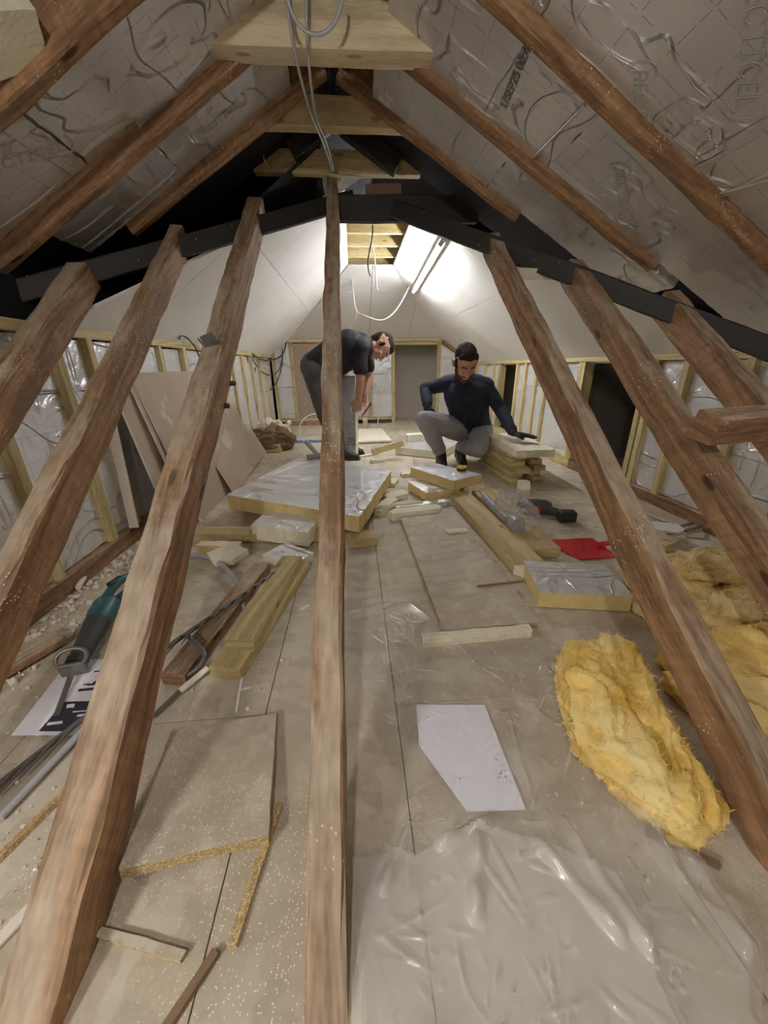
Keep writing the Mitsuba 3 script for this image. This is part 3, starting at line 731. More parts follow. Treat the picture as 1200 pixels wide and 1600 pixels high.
put(st, 'grey_roll', tube_mesh([gc - t__*.03, gc - t__*.026, gc + t__*.026, gc + t__*.03], [.034, .042, .042, .034], 20), 'grey_tube', smooth=40)
# cordless drill lying on its side
dr_ = thing('cordless_drill', 'black and red cordless drill lying on the floor beside the baulk', 'drill')
D0 = fl(846, 806, .0)
put(dr_, 'motor_body', tube_mesh(np.array([[-.075, .075, .05], [-.06, .07, .05], [-.02, .05, .05], [.03, .02, .05], [.055, .005, .05], [.06, .002, .05]]) + D0, [.030, .043, .048, .048, .038, .026], 18), 'rubber', smooth=40)
put(dr_, 'chuck', tube_mesh(np.array([[-.06, .07, .05], [-.10, .092, .05], [-.125, .105, .05]]) + D0, [.028, .026, .010], 14), 'black_plastic', smooth=40)
put(dr_, 'red_shell', tube_mesh(np.array([[-.062, .045, .040], [-.045, .022, .040], [-.02, .008, .042], [-.005, .0, .042]]) + D0, [.018, .032, .032, .018], 16), 'drill_red', smooth=40)
put(dr_, 'grip', tube_mesh(np.array([[.025, .0, .045], [.06, -.045, .042], [.085, -.085, .04]]) + D0, [.032, .026, .028], 14), 'rubber', smooth=40)
put(dr_, 'battery', rbox(D0 + np.array([.105, -.105, .038]), (.11, .075, .070), .018, rot=basis((1, -.15, 0), (0, 1, 0))), 'black_plastic', smooth=30)
# red dust pan
rp = thing('dust_pan', 'red plastic dust pan lying flat, partly behind an old rafter', 'dust pan')
A, B, D = fl(862, 842, .02), fl(935, 838, .02), fl(884, 870, .02)
Pp = Polygon([(0, .0), (.23, .0), (.23, .20), (.05, .20), (.015, .14)]).buffer(.012)
o, e1, e2, L, W = slab_frame(A, B, D)
m, uv = frame_slab(Pp, o + np.array([0, 0, -.012]), e1, e2, .006); put(rp, 'tray', m, 'red_plastic')
m, uv = frame_slab(Pp.difference(Pp.buffer(-.008)), o + np.array([0, 0, -.028 if np.cross(e1, e2)[2] < 0 else -.012]), e1, e2, .028); put(rp, 'rim', m, 'red_plastic')
put(rp, 'handle', tube_mesh([o + e1*.20 + e2*.10, o + e1*.28 + e2*.10 + [0, 0, .01], o + e1*.36 + e2*.10 + [0, 0, .015]], .013, 10), 'red_plastic', smooth=40)
# foil board at right
pir('foil topped insulation board with a yellow front edge right of the chipboard plank', fl(843, 925, .075), fl(990, 932, .075), fl(833, 877, .075), .07, rag=.001)

# timber stack by the crouching man
sx0, sy0 = 1.262, 2.86
for k, (dx, z, l, dy, lab) in enumerate(((-.02, .0, .74, -.05, 'lowest pale timber on the left of the stack by the crouching man'), (.0, .046, .76, .03, 'second timber from the floor in the stack by the crouching man, set back'),
         (.03, .092, .74, -.04, 'third timber from the floor in the stack by the crouching man, sticking out'), (.0, .138, .76, .02, 'fourth timber from the floor in the stack by the crouching man'), (.02, .184, .70, .05, 'topmost timber of the stack by the crouching man, under the white board'))):
    timber('timber_offcut', lab, 'timber', (sx0 + .055 + dx, sy0 + dy, z + .0225), (sx0 + dx + .03, sy0 + dy + l, z + .0225), .12, .043, 'green_wood', rough=.0006)
for k, (dx, z, dy, lab) in enumerate(((.02, .0, .03, 'lowest of the short timbers at the right side of the stack'), (.0, .046, .06, 'second of the short timbers at the right side of the stack'), (.03, .092, .04, 'third of the short timbers at the right side of the stack'), (.01, .138, .07, 'topmost of the short timbers at the right side of the stack'))):
    timber('timber_offcut', lab, 'timber', (sx0 + .225 + dx, sy0 + dy, z + .0225), (sx0 + dx + .21, sy0 + dy + .5, z + .0225), .10, .043, 'baulk_wood', rough=.0006)
pir('white faced insulation board on the timber stack under the gloved hand', (1.262, 2.80, .288), (1.285, 3.60, .288), (1.57, 2.82, .288), .058, 'foam_cream', 'foam_cream', rag=.006)
scrap('white pointed offcut at the foot of the timber stack', (818, 768), .0, (.17, .10, .06), 1.1, 'foam_cream', tilt=.2)
# right side offcuts by the wall
flat_px('plasterboard_strip', 'long plasterboard strip lying along the foot of the right wall', 'board', [(950, 752), (1092, 808), (1102, 838), (1078, 836), (1000, 795), (955, 772)], .016, .0125, 'plasterboard_back', 'board_edge')
plank('short treated timber block by the right wall', fl(972, 826, .06), fl(1042, 852, .06), fl(985, 818, .06), .045, 'green_wood')
scrap('white plasterboard wedge on top of the short treated timber', (1022, 824), .062, (.26, .13, .012), -.55, 'plasterboard', 'plasterboard_scrap')
for k, (a, b, lab) in enumerate((((965, 793), (1030, 822), 'thin bright metal strip left of the plasterboard wedge'), ((972, 788), (1040, 815), 'second thin metal strip behind the plasterboard wedge'), ((1040, 828), (1092, 815), 'dark metal strip right of the plasterboard wedge'), ((1044, 834), (1096, 822), 'second dark metal strip right of the plasterboard wedge'))):
    t_ = thing('metal_strip', lab, 'metal strip'); put(t_, None, beam(fl(*a, .018 + .012*(k % 2)), fl(*b, .018 + .012*(k % 2)), .02, .012, rough=.0006)[0], 'metal' if k < 2 else 'dull_metal')
flat_px('plasterboard_scrap', 'white plasterboard offcut lying before the yellow wool on the right', 'board', [(1000, 866), (1066, 868), (1060, 884), (1010, 886)], .016, .0125, 'plasterboard', 'board_edge')
# far floor
pir('yellow edged insulation board tilted on another one left of the crouching man', fl(582, 702, .13), fl(630, 688, .20), fl(600, 696, .15), .06)
pir('foil topped insulation board lying left of the crouching man', fl(618, 699, .08), fl(690, 706, .08), fl(628, 686, .08), .075, 'foam_cream')
pir('white sheathed board lying flat in front of the doorway', fl(560, 690, .03), fl(612, 688, .03), fl(598, 669, .03), .02, 'foam_cream', 'foam_cream')
pir('foam block at the foot of the far left wall', fl(404, 695, .09), fl(436, 695, .09), fl(404, 690, .09), .085, 'foam_yellow', 'foam_cream')
scrap('pale block standing behind the crouching man', (648, 690), .08, (.22, .12, .09), .1)
scrap('white offcut between the tilted board and the doorway', (545, 700), .0, (.26, .14, .03), .4)
scrap('thin cream strip in front of the bending man', (568, 714), .0, (.42, .05, .02), .5)
scrap('broken cream bit under the tilted board', (590, 722), .0, (.16, .08, .03), .2)
scrap('pale scrap in front of the crouching man', (704, 746), .0, (.10, .06, .02), .2)
scrap('small wood scrap left of the doorway post', (571, 668), .0, (.08, .03, .16), .1, 'cream_wood', 'wood_scrap')
bl_ = thing('membrane_strip', 'blue membrane strip along the foot of the far wall', 'membrane'); A = fl(440, 692, .004); B = fl(505, 690, .004)
put(bl_, None, rbox((A + B)/2 + [0, .05, 0], (B[0] - A[0], .14, .008), .003), 'blue_membrane')
# rubble sack
rb = thing('rubble_bag', 'torn grey rubble bag full of scraps at the far left corner', 'bag')
g = trimesh.creation.icosphere(4, 1); v = g.vertices.copy(); v[:, 2] = np.maximum(v[:, 2], -.7)
v *= (1 + .9*(meshkit.fbm(v*3.2, 4) - .5))[:, None]; v = v*np.array([.24, .16, .17]) + fl(424, 690, .12) + np.array([0, .12, 0])
put(rb, 'sack', trimesh.Trimesh(v, g.faces, process=False), 'dirty_wood', smooth=30)
bits = []
for k in range(22):
    q = fl(424, 690, .0) + np.array([R.uniform(-.22, .24), R.uniform(0, .2), R.uniform(.12, .28)])
    bits.append(rbox(q, R.uniform(.03, .09, 3), .006, rot=trimesh.transformations.random_rotation_matrix(R.rand(3))[:3, :3]))
put(rb, 'scraps', cat_(bits), 'foam_cream', kind='stuff', label='cream scraps poking out')
# thin white rail and grey club hammer at the far side
hr = thing('wire_rail', 'thin white wire frame standing behind the middle rafter', 'frame')
A, B = fl(475, 690), fl(515, 690)
hgt = aty(475, 654, A[1])[2]
put(hr, None, tube_mesh(curve([A, A*[1, 1, 0] + [0, 0, hgt*.9], A + [.03, 0, hgt], B + [0, 0, hgt]], 20), .008, 6), 'white_paint', smooth=40)
hm = thing('claw_hammer', 'grey hammer lying with its shaft up on the far edge of the foil board', 'hammer')
hA, hB = fl(498, 712, .18), aty(478, 690, fl(484, 712, .18)[1])
put(hm, 'shaft', tube_mesh([hA, hB], [.018, .022], 10), 'grey_tube', smooth=40)
put(hm, 'head', tube_mesh([fl(480, 714, .19), fl(502, 712, .19)], .024, 10), 'dull_metal', smooth=40)
# insulation offcut wedged between rafters at the hip, and a broken one in the top left corner
pir('insulation offcut wedged under the hip between two rafters on the right', (.830, 2.14, 1.372), (1.088, 2.14, 1.372), (.830, 2.30, 1.42), .05, 'foam_cream', 'foam_cream', rag=.001)
x0 = thing('insulation_offcut', 'broken white foam edge of a foil board in the top left corner', 'insulation board')
k_ = .615; nL = nrm([k_, 0, -1]); e1 = nrm([-1, 0, -k_]); o = pl(75, 120, (-k_, 0, 1), 2.17 + .02)
Pq = Polygon([(0, 0), (.06, -.09), (.5, -.16), (.5, .5), (.05, .5), (-.02, .2)])
bp = [pl(*p, (-k_, 0, 1), 2.17 + .035) for p in [(57, 20), (70, 55), (63, 80), (52, 108), (0, 130), (-80, 158), (-80, 10)]]; o = bp[0]; e2_ = np.array([0, -1., 0])
Pq = Polygon([((q - o) @ e1, (q - o) @ e2_) for q in bp])
m, uv = frame_slab(ragged(Pq.buffer(0), .006, .03, 5), o, e1, e2_, .05); put(x0, 'foam_core', m, 'foam_cream', uv=uv)
m, uv = frame_slab(Pq.buffer(0).buffer(-.004), o + nL*-.0505, e1, e2_, .0015); put(x0, 'foil_facing', m, 'foil', uv=uv)
s_ = pl(535, 300, (0, 1, 0), 2.72)
scr = thing('plasterboard_scrap', 'ragged white plasterboard scrap showing above the header beam', 'offcut')
m, uv = frame_slab(ragged(Polygon([(0, 0), (.24, .0), (.20, .06), (.10, .07), (.02, .03)]), .006, .02, 3), (-.085, 2.80, 1.87), (1, .0, .55), (0, -.3, 1), .012); put(scr, None, m, 'plasterboard', uv=uv)
timber('timber_block', 'short brown block lying on the header beam', 'timber', (.12, 2.76, 1.895), (.33, 2.76, 1.90), .06, .05, 'dirty_wood')

# bright folded joints in the foil on the right slope
for pa, pb_, dz, lab in (((832, 247), (914, 164), .033, 'bright metal rod across the foil between the two nearest right rafters'), ((1122, 310), (1206, 268), .045, 'bright metal rod across the foil at the right edge'),
                         ((1126, 302), (1206, 279), .045, 'second bright metal rod beside the one at the right edge')):
    k = -.577; c = 2.109 + dz - .006
    t_ = thing('metal_rod', lab, 'rod'); put(t_, None, tube_mesh([pl(*pa, (-k, 0, 1), c), pl(*pb_, (-k, 0, 1), c)], .0045, 8), 'bright_metal', smooth=40)
# steel bracket and black clips on the first left rafter
bk = thing('steel_bracket', 'torn steel truss bracket nailed to the first rafter left of the middle', 'bracket')
Bz = aty(334, 543, 1.57)
m = trimesh.creation.box((.075, .05, .003)); bkp = put(bk, 'plate', place(m, Bz + [.0, -.01, -.01], basis((1, .2, 0), (0, .75, .66))), 'metal')
put(bk, 'flange', place(trimesh.creation.box((.05, .06, .003)), Bz + [-.012, .0, .022], basis((.9, .3, .35), (-.2, .5, .85))), 'dull_metal')
for k in range(3): put(bkp, 'nail', tube_mesh([Bz + [.0 + .015*k, -.015, .02], Bz + [.03 + .012*k, -.05, .035 - .012*k]], .0025, 6), 'dull_metal')
for (a, lab) in (((364, 599), 'upper black cable clip on the right side of the first left rafter'), ((354, 634), 'lower black cable clip on the right side of the first left rafter')):
    x = atx(*a, -.468); t_ = thing('cable_clip', lab, 'clip')
    put(t_, 'body', rbox(x, (.022, .02, .018), .005), 'black_plastic', smooth=30); put(t_, 'tail', tube_mesh([x, x + [-.02, 0, -.012], x + [-.03, 0, .01]], .004, 6), 'black_plastic')

# ================================================================== CABLES AND PIPES
def cable(label, pts, r, bs='grey_cable', name='cable', cat='cable', n=48):
    t_ = thing(name, label, cat); put(t_, None, tube_mesh(curve(pts, n), r, 7), bs, smooth=60); return t_
cable('long grey cable hanging from the ridge to the middle rafter, the left of two', [aty(447, -30, 1.72), aty(452, 30, 1.74), aty(472, 130, 1.9), aty(497, 205, 2.3), aty(519, 268, 2.68)], .0055)
cable('long grey cable hanging from the ridge to the middle rafter, the right of two', [aty(479, -30, 1.74), aty(480, 60, 1.76), aty(487, 140, 1.9), aty(502, 205, 2.3), aty(521, 266, 2.68)], .0055)
cable('grey cable loop hanging in front of the near collar tie', [aty(448, -30, 1.66), aty(456, 20, 1.68), aty(480, 50, 1.69), aty(505, 52, 1.69), aty(528, 25, 1.68), aty(536, -30, 1.66)], .006)
cable('thin wire hanging at the left end of the third collar tie', [aty(415, 222, 2.70), aty(411, 240, 2.70), aty(420, 262, 2.70)], .002, 'white_cable')
cable('white flex drooping from the tube light to the far slope', [pl(640, 447, (.7, 0, 1), 2.34), aty(622, 480, 5.0), aty(598, 500, 5.0), aty(572, 494, 5.1), aty(556, 482, 5.3), aty(552, 455, 5.3), aty(546, 425, 5.1)], .008, 'white_cable')
cable('white flex dropping behind the bending man from the joint', [aty(556, 482, 5.3), aty(556, 495, 5.4), aty(547, 512, 5.6), aty(548, 540, 5.9)], .008, 'white_cable')
cable('black flex dangling from the far joists, left of two', [aty(582, 352, 3.9), aty(581, 375, 3.9), aty(578, 390, 3.95), aty(579, 432, 4.1)], .007, 'dark_cable')
cable('white flex dangling from the far joists, right of two', [aty(574, 365, 4.0), aty(585, 400, 4.0), aty(587, 425, 4.1), aty(590, 453, 4.3)], .006, 'white_cable')
cable('white flex hanging on the foil panel left of the doorway', [aty(580, 595, 6.45), aty(590, 603, 6.45), aty(598, 625, 6.4), aty(594, 645, 6.4), aty(592, 672, 6.3)], .009, 'white_cable')
cable('white cable run along the foil left of the doorway', [aty(588, 609, 6.5), aty(600, 610, 6.5), aty(612, 612, 6.5)], .006, 'white_cable')
XC = -1.24
def lw(x, y, X=XC): return atx(x, y, X)
cable('dark cable looping along the left wall near the top plate, upper one', [lw(280, 529), lw(300, 536), lw(312, 560), lw(310, 580)], .006, 'dark_cable')
cable('dark cable looping along the left wall near the top plate, lower one', [lw(280, 530), lw(318, 540), lw(336, 562), lw(350, 560)], .006, 'dark_cable')
cable('dark cable swagged across the far left corner, upper one', [aty(385, 548, 5.2), aty(405, 560, 5.6), aty(425, 562, 6.2), aty(440, 555, 6.45), aty(447, 535, 6.5)], .010, 'dark_cable')
cable('dark cable swagged across the far left corner, middle one', [aty(385, 550, 5.2), aty(400, 570, 5.6), aty(420, 586, 6.1), aty(434, 580, 6.4), aty(441, 545, 6.5)], .008, 'dark_cable')
cable('dark cable swagged across the far left corner, lowest one', [aty(370, 570, 4.8), aty(383, 590, 5.2), aty(400, 610, 5.7), aty(424, 608, 6.2), aty(437, 585, 6.45), aty(441, 548, 6.5)], .008, 'dark_cable')
cable('brown cable hanging down the far left studs', [aty(386, 552, 5.1), aty(384, 600, 5.2), aty(376, 618, 5.0), aty(366, 622, 4.7)], .008, 'dark_cable')
cable('brown cable hanging down to the rubble bag', [aty(399, 575, 5.5), aty(397, 595, 5.5), aty(408, 625, 5.8), aty(407, 650, 5.9)], .008, 'dark_cable')
# bent grey pipe, flex and spiked strip on the floor at left
cable('bent grey plastic pipe arching over the floor behind the spiked strip', [fl(270, 888, .05), fl(300, 867, .04), fl(330, 873, .035), fl(356, 892, .03), fl(374, 918, .02), fl(378, 950, .012)], .011, 'grey_cable', name='bent_pipe', cat='pipe')
cable('dark bent pipe at the near end of the spiked strip', [fl(296, 994, .07), fl(310, 1010, .06), fl(318, 1030, .05), fl(306, 1046, .035), fl(286, 1056, .03)], .009, 'dull_metal', name='bent_pipe', cat='pipe')
cable('white plastic pipe end lying by the pale timbers', [fl(281, 1080, .016), fl(324, 1044, .03)], .010, 'white_cable', name='pipe_end', cat='pipe', n=4)
cable('dark rod running from the first left rafter towards the white pipe end', [fl(238, 1120, .01), fl(284, 1076, .02)], .006, 'dull_metal', name='metal_rod', cat='rod', n=4)
wb_ = thing('wire_piece', 'white forked piece of wire on the floor below the pale timbers', 'wire')
put(wb_, 'stem', tube_mesh(curve([fl(381, 1045, .004), fl(375, 1075, .004), fl(369, 1113, .004)], 12), .004, 6), 'white_paint'); put(wb_, 'twig', tube_mesh([fl(376, 1078, .004), fl(392, 1074, .006)], .003, 6), 'white_paint')
def spiked(label, pa, pb_, n, z0, z1, ln):
    t_ = thing('spiked_strip', label, 'metal strip'); a, b = fl(*pa, z0), fl(*pb_, z1)
    put(t_, 'spine', beam(a, b, .020, .006, rough=.0006)[0], 'dull_metal')
    d = nrm(b - a); s = nrm(np.cross(d, [0, 0, 1]))
    for k in range(n):
        q = a + (b - a)*(k + .5)/n
        put(t_, 'spike', tube_mesh([q, q - d*ln*.3 + s*.008 + [0, 0, .012], q - d*ln*1.15 + s*.034 + [0, 0, .004]], [.006, .005, .002], 5), 'dull_metal')
spiked('long dark metal strip with slanting spikes lying from the pale timbers to the left rafter', (256, 1015), (436, 890), 10, .075, .085, .085)
spiked('pale metal strip with spikes lying over the leaflet at the left edge', (-10, 1232), (150, 1108), 5, .012, .03, .10)
cable('thin grey pipe lying beside the leaflet towards the left edge', [fl(0, 1278, .012), fl(130, 1140, .02)], .009, 'grey_cable', name='straight_pipe', cat='pipe', n=4)
cable('white pipe with a frayed top at the foot of the left wall', [fl(122, 918, .02), fl(138, 890, .02)], .012, 'white_cable', name='pipe_end', cat='pipe', n=4)

# ================================================================== PAPERS, SAW
A, B, D = fl(650, 1101, .006), fl(757, 1101, .006), fl(730, 1267, .006)
pp = thing('paper_sheet', 'white sheet of paper spotted with dirt under the clear plastic', 'paper')
q4 = [fl(650, 1101, .005), fl(757, 1101, .005), fl(822, 1265, .005), fl(730, 1268, .005), fl(655, 1165, .005)]
o = fl(650, 1101, .005)[:2]; P5 = Polygon([(q[0] - o[0], q[1] - o[1]) for q in q4])
m, uv = frame_slab(P5, [*o, .0035], (1, 0, 0), (0, 1, 0), .0012)
put(pp, None, m, 'spotted_paper', uv=np.stack([uv[:, 0], uv[:, 1] + .30], -1))
A, B, D = fl(18, 1150, .003), fl(170, 1150, .003), fl(105, 1034, .003)
lf = thing('leaflet', 'white printed leaflet with a dark block lying under the saw blade', 'paper')
lq = [fl(18, 1150), fl(190, 1150), fl(215, 1085), fl(185, 1031), fl(110, 1032)]
o = lq[0][:2]; P5 = Polygon([(q[0] - o[0], q[1] - o[1]) for q in lq]); m, uv = frame_slab(P5, [*o, .002], (1, 0, 0), (0, 1, 0), .0012)
put(lf, 'sheet', m, 'paper')
def printed(pxs, bs='navy_ink', z=.0036, nm='print'):
    q = [fl(*p) for p in pxs]; P_ = Polygon([(a[0], a[1]) for a in q]); m = trimesh.creation.extrude_polygon(P_, .0005, engine='earcut'); m.vertices[:, 2] += z - .0003; put(lf, nm, m, bs)
printed([(61, 1144), (104, 1144), (160, 1096), (100, 1098), (82, 1120)]); printed([(136, 1073), (166, 1056), (166, 1069), (150, 1071)]); printed([(124, 1078), (160, 1074), (160, 1078), (121, 1082)]); printed([(132, 1070), (160, 1067), (160, 1069), (130, 1072)])
printed([(148, 1050), (166, 1048), (166, 1049.5), (147, 1051.5)])
for a in ([(75, 1131), (98, 1128), (99, 1132), (74, 1135)], [(106, 1102), (118, 1101), (116, 1107), (104, 1108)], [(114, 1113), (140, 1111), (139, 1112.5), (113, 1115)], [(122, 1118), (138, 1116), (136, 1120), (120, 1122)], [(142, 1062), (147, 1058), (146, 1069), (141, 1070)], [(153, 1059), (157, 1057), (156, 1068), (152, 1068)]):
    printed(a, 'paper', .0041, 'letters')
# reciprocating saw
sw = thing('reciprocating_saw', 'dark blue green reciprocating saw lying with its blade over the leaflet', 'saw')
S = [fl(116, 1042, .035), fl(140, 990, .06), fl(165, 950, .07), fl(190, 930, .075)]
d = nrm(S[2] - S[0]); sd = nrm(np.cross(d, [0, 0, 1])); up = np.cross(sd, d)
put(sw, 'gear_housing', tube_mesh([S[0] + d*.02, S[0] + d*.05, S[0] + d*.10, S[0] + d*.17, S[0] + d*.20], [.024, .030, .033, .040, .042], 18), 'rubber', smooth=40)
put(sw, 'motor_body', tube_mesh([S[0] + d*.20, S[0] + d*.23, S[0] + d*.29, S[0] + d*.31], [.041, .046, .046, .040], 18), 'teal_plastic', smooth=40)
h0 = S[0] + d*.29
put(sw, 'handle', tube_mesh(curve([h0 + up*.03, h0 + d*.06 + up*.045 + sd*.02, h0 + d*.13 + up*.03 + sd*.05, h0 + d*.15 + sd*.07, h0 + d*.10 - up*.02 + sd*.04, h0 + d*.02 - up*.02], 30), .017, 12), 'teal_plastic', smooth=50)
put(sw, 'trigger_grip', tube_mesh(curve([h0 + d*.05 + up*.06 + sd*.01, h0 + d*.10 + up*.052 + sd*.03], 8), .012, 10), 'black_plastic', smooth=40)
put(sw, 'collar', tube_mesh([S[0] + d*.005, S[0] + d*.028], [.030, .032], 16), 'black_plastic', smooth=40)
put(sw, 'shoe', place(rbox((0, 0, 0), (.012, .075, .05), .004), S[0] - d*.008, np.stack([d, sd, up], 1)), 'dull_metal', smooth=30)
put(sw, 'shoe_loop', tube_mesh(curve([S[0] - d*.008 + sd*.035 + up*.02, S[0] + d*.02 + sd*.035 + up*.045, S[0] + d*.02 - sd*.035 + up*.045, S[0] - d*.008 - sd*.035 + up*.02], 20), .006, 8), 'dull_metal', smooth=40)
b0, b1 = S[0] - d*.01, fl(88, 1118, .008)
bd = nrm(b1 - b0); bs_ = nrm(np.cross(bd, [0, 0, 1])); bl__ = np.linalg.norm(b1 - b0)
teeth = [(0, -.009), (bl__, -.007), (bl__, .004)] + [(bl__*(1 - (k + .5)/40), .009 - .004*(k % 2)) for k in range(38)] + [(0, .009)]
m, uv = frame_slab(Polygon(teeth).buffer(0), b0, bd, nrm(bs_ + np.array([0, 0, .35])), .0016); put(sw, 'blade', m, 'blade')

# ================================================================== MINERAL WOOL
def hullchain(chain, seg=14):
    out = []
    for (p, r), (q, s) in zip(chain[:-1], chain[1:]):
        out.append(m3.Manifold.batch_hull([m3.Manifold.sphere(float(r), seg).translate([float(x) for x in p]), m3.Manifold.sphere(float(s), seg).translate([float(x) for x in q])]))
    return out
def blob(chains, edge=.012, it=10, seg=14):
    parts = []
    for c in chains: parts += hullchain(c, seg) if isinstance(c, list) else [c]
    m = m3.Manifold.batch_boolean(parts, m3.OpType.Add).refine_to_length(edge)
    t = m.to_mesh(); tm = trimesh.Trimesh(t.vert_properties[:, :3], t.tri_verts, process=True)
    if it: trimesh.smoothing.filter_taubin(tm, .5, .53, iterations=it)
    return tm
def wool(label, chains, ax, bs, amp=.022, edge=.009, seed=0, fr=22):
    """A torn batt: lumps displaced into folds that run along ax."""
    m = blob(chains, edge, 12)
    ax = nrm(ax); v = m.vertices; n = m.vertex_normals
    s = v @ ax; lat = v - s[:, None]*ax
    q = np.stack([s*6, lat @ nrm(np.cross(ax, [0, 0, 1]))*fr, lat[:, 2]*fr*1.25], -1) + seed*3.1
    warp = meshkit.fbm(v*8 + seed, 3, seed)[:, None]*2.2
    rid = 1 - np.abs(2*meshkit.fbm(q + warp, 3, seed) - 1)
    fine = meshkit.fbm(v*70, 3, seed + 5) - .5
    v = v + n*((rid - .62)*amp*1.9 + fine*.014 + (meshkit.fbm(v*30, 2, seed + 9) - .5)*.014)[:, None]
    v[:, 2] = np.maximum(v[:, 2], .002)
    m = trimesh.Trimesh(v, m.faces, process=False)
    t_ = thing('wool_batt', label, 'mineral wool')
    put(t_, 'batt', m, bs, smooth=True)
    rs = np.random.RandomState(seed); pts, fid = trimesh.sample.sample_surface(m, 2600, seed=seed)
    nn = m.face_normals[fid]; V, Fc = [], []
    for i, (p_, n_) in enumerate(zip(pts, nn)):
        if p_[2] < .006: continue
        d1 = nrm(n_ + rs.normal(0, .8, 3)); w_ = nrm(np.cross(d1, rs.normal(0, 1, 3)))*.0012; e_ = p_ + d1*rs.uniform(.006, .020)
        e_[2] = max(e_[2], .003); mid = (p_ + e_)/2 + rs.normal(0, .003, 3); k = len(V)
        V += [p_ - w_, p_ + w_, mid + w_*.7, mid - w_*.7, e_]; Fc += [(k, k+1, k+2), (k, k+2, k+3), (k+3, k+2, k+4)]
    put(t_, 'loose_fibres', trimesh.Trimesh(V, Fc, process=False), bs, kind='stuff')
    return t_
wool('bright yellow folded wool batt nearest to the viewer, at the edge of the clear plastic', [
     [((.655, .82, .07), .062), ((.605, .70, .075), .070), ((.575, .60, .07), .070), ((.615, .48, .06), .055), ((.635, .445, .045), .045)],
     [((.75, .835, .075), .066), ((.705, .70, .07), .065), ((.68, .57, .055), .055), ((.69, .46, .045), .04)],
     [((.655, .82, .05), .05), ((.75, .835, .05), .05)]], (.25, 1, 0), 'wool', .028, .007, 1)
wool('pale yellow crumpled wool heap at the right, farthest from the viewer', [
     [((1.19, 1.20, .07), .075), ((1.30, 1.17, .085), .085), ((1.40, 1.16, .09), .09), ((1.60, 1.18, .09), .09)],
     [((1.13, 1.12, .05), .055), ((1.22, 1.06, .065), .07), ((1.34, 1.06, .07), .07)],
     [((1.27, 1.17, .15), .065), ((1.40, 1.16, .15), .07)], [((1.36, 1.08, .07), .075), ((1.55, 1.06, .08), .08)]], (1, .05, 0), 'wool_pale', .048, .007, 2, 30)
wool('pale rolled wool bundle in the middle of the right hand heap', [
     [((1.17, .985, .065), .068), ((1.29, .955, .085), .085), ((1.45, .95, .09), .09)]], (1, 0, 0), 'wool_pale', .042, .007, 3, 32)
wool('golden wool batt spilling out to the right edge of the picture', [
     [((1.0, .84, .045), .05), ((1.08, .80, .07), .075), ((1.22, .76, .09), .095), ((1.40, .72, .10), .10)],
     [((.93, .76, .03), .035), ((.97, .64, .04), .045), ((1.05, .52, .045), .05)],
     [((1.02, .70, .055), .065), ((1.12, .55, .06), .07), ((1.22, .45, .06), .07)]], (.6, -.8, 0), 'wool', .036, .008, 4, 26)
strip('dark stick under the torn end of the nearest wool batt', (1010, 1300), (1125, 1352), .012, .012, bs='dirty_wood', name='wood_stick', cat='stick')

# ================================================================== CLEAR PLASTIC SHEET
FSTART = 1
out = [fl(*p)[:2] for p in [(541, 955), (585, 945), (640, 938), (668, 958), (690, 992), (760, 1000), (835, 992), (872, 1010), (884, 1080), (905, 1130), (940, 1190), (1000, 1262), (1060, 1330), (1120, 1400), (1188, 1490), (1180, 1600)]]
out += [np.array(p) for p in [(.60, .06), (.4, -.05), (.0, -.06), (-.035, .12)]] + [fl(*p)[:2] for p in [(551, 1560), (551, 1345), (600, 1330), (640, 1262), (605, 1180), (570, 1080)]]
FP = Polygon(out).buffer(.004)
gx, gy = np.meshgrid(np.arange(-.1, .85, .0032), np.arange(-.1, 1.3, .0032), indexing='ij')
idx = -np.ones(gx.shape, int); ins = shapely.contains_xy(FP, gx, gy); idx[ins] = np.arange(ins.sum())
xy = np.stack([gx[ins], gy[ins]], -1); x, y = xy[:, 0], xy[:, 1]
def seg_d(p, a, b):
    a, b = np.array(a), np.array(b); t = np.clip(((p - a) @ (b - a))/((b - a) @ (b - a)), 0, 1); return np.linalg.norm(p - a - t[:, None]*(b - a), axis=1), t
near = np.clip((.50 - y)/.3, 0, 1)
q2 = np.stack([x*6, y*6, 0*x], -1)
zz = .006 + .014*meshkit.fbm(q2, 2, 2) + near*.05*meshkit.fbm(np.stack([x*3.5, y*4, 0*x], -1), 2, 5)
rf = np.random.RandomState(21)
crm = np.zeros(len(x))
for k in range(800):                                    # sharp straight creases
    cx, cy = rf.uniform(-.05, .85), rf.uniform(-.05, 1.25); an = rf.normal(-.9, .55) + (np.pi/2 if rf.rand() < .3 else 0); ln = .015 + .15*rf.rand()**3
    w_ = rf.uniform(.0035, .0065); h_ = w_*rf.uniform(.25, .8)
    c_, s_ = math.cos(an), math.sin(an); near_ = np.nonzero((np.abs(x - cx - c_*ln/2) < ln/2 + .01) & (np.abs(y - cy - s_*ln/2) < ln/2 + .01))[0]
    if not len(near_): continue
    d_, t_ = seg_d(xy[near_], (cx, cy), (cx + ln*c_, cy + ln*s_))
    pf = np.maximum(0, 1 - d_/w_)*np.sin(np.pi*np.clip(t_, .05, .95)); zz[near_] += h_*pf; crm[near_] = np.maximum(crm[near_], pf*(h_/w_ > .42))
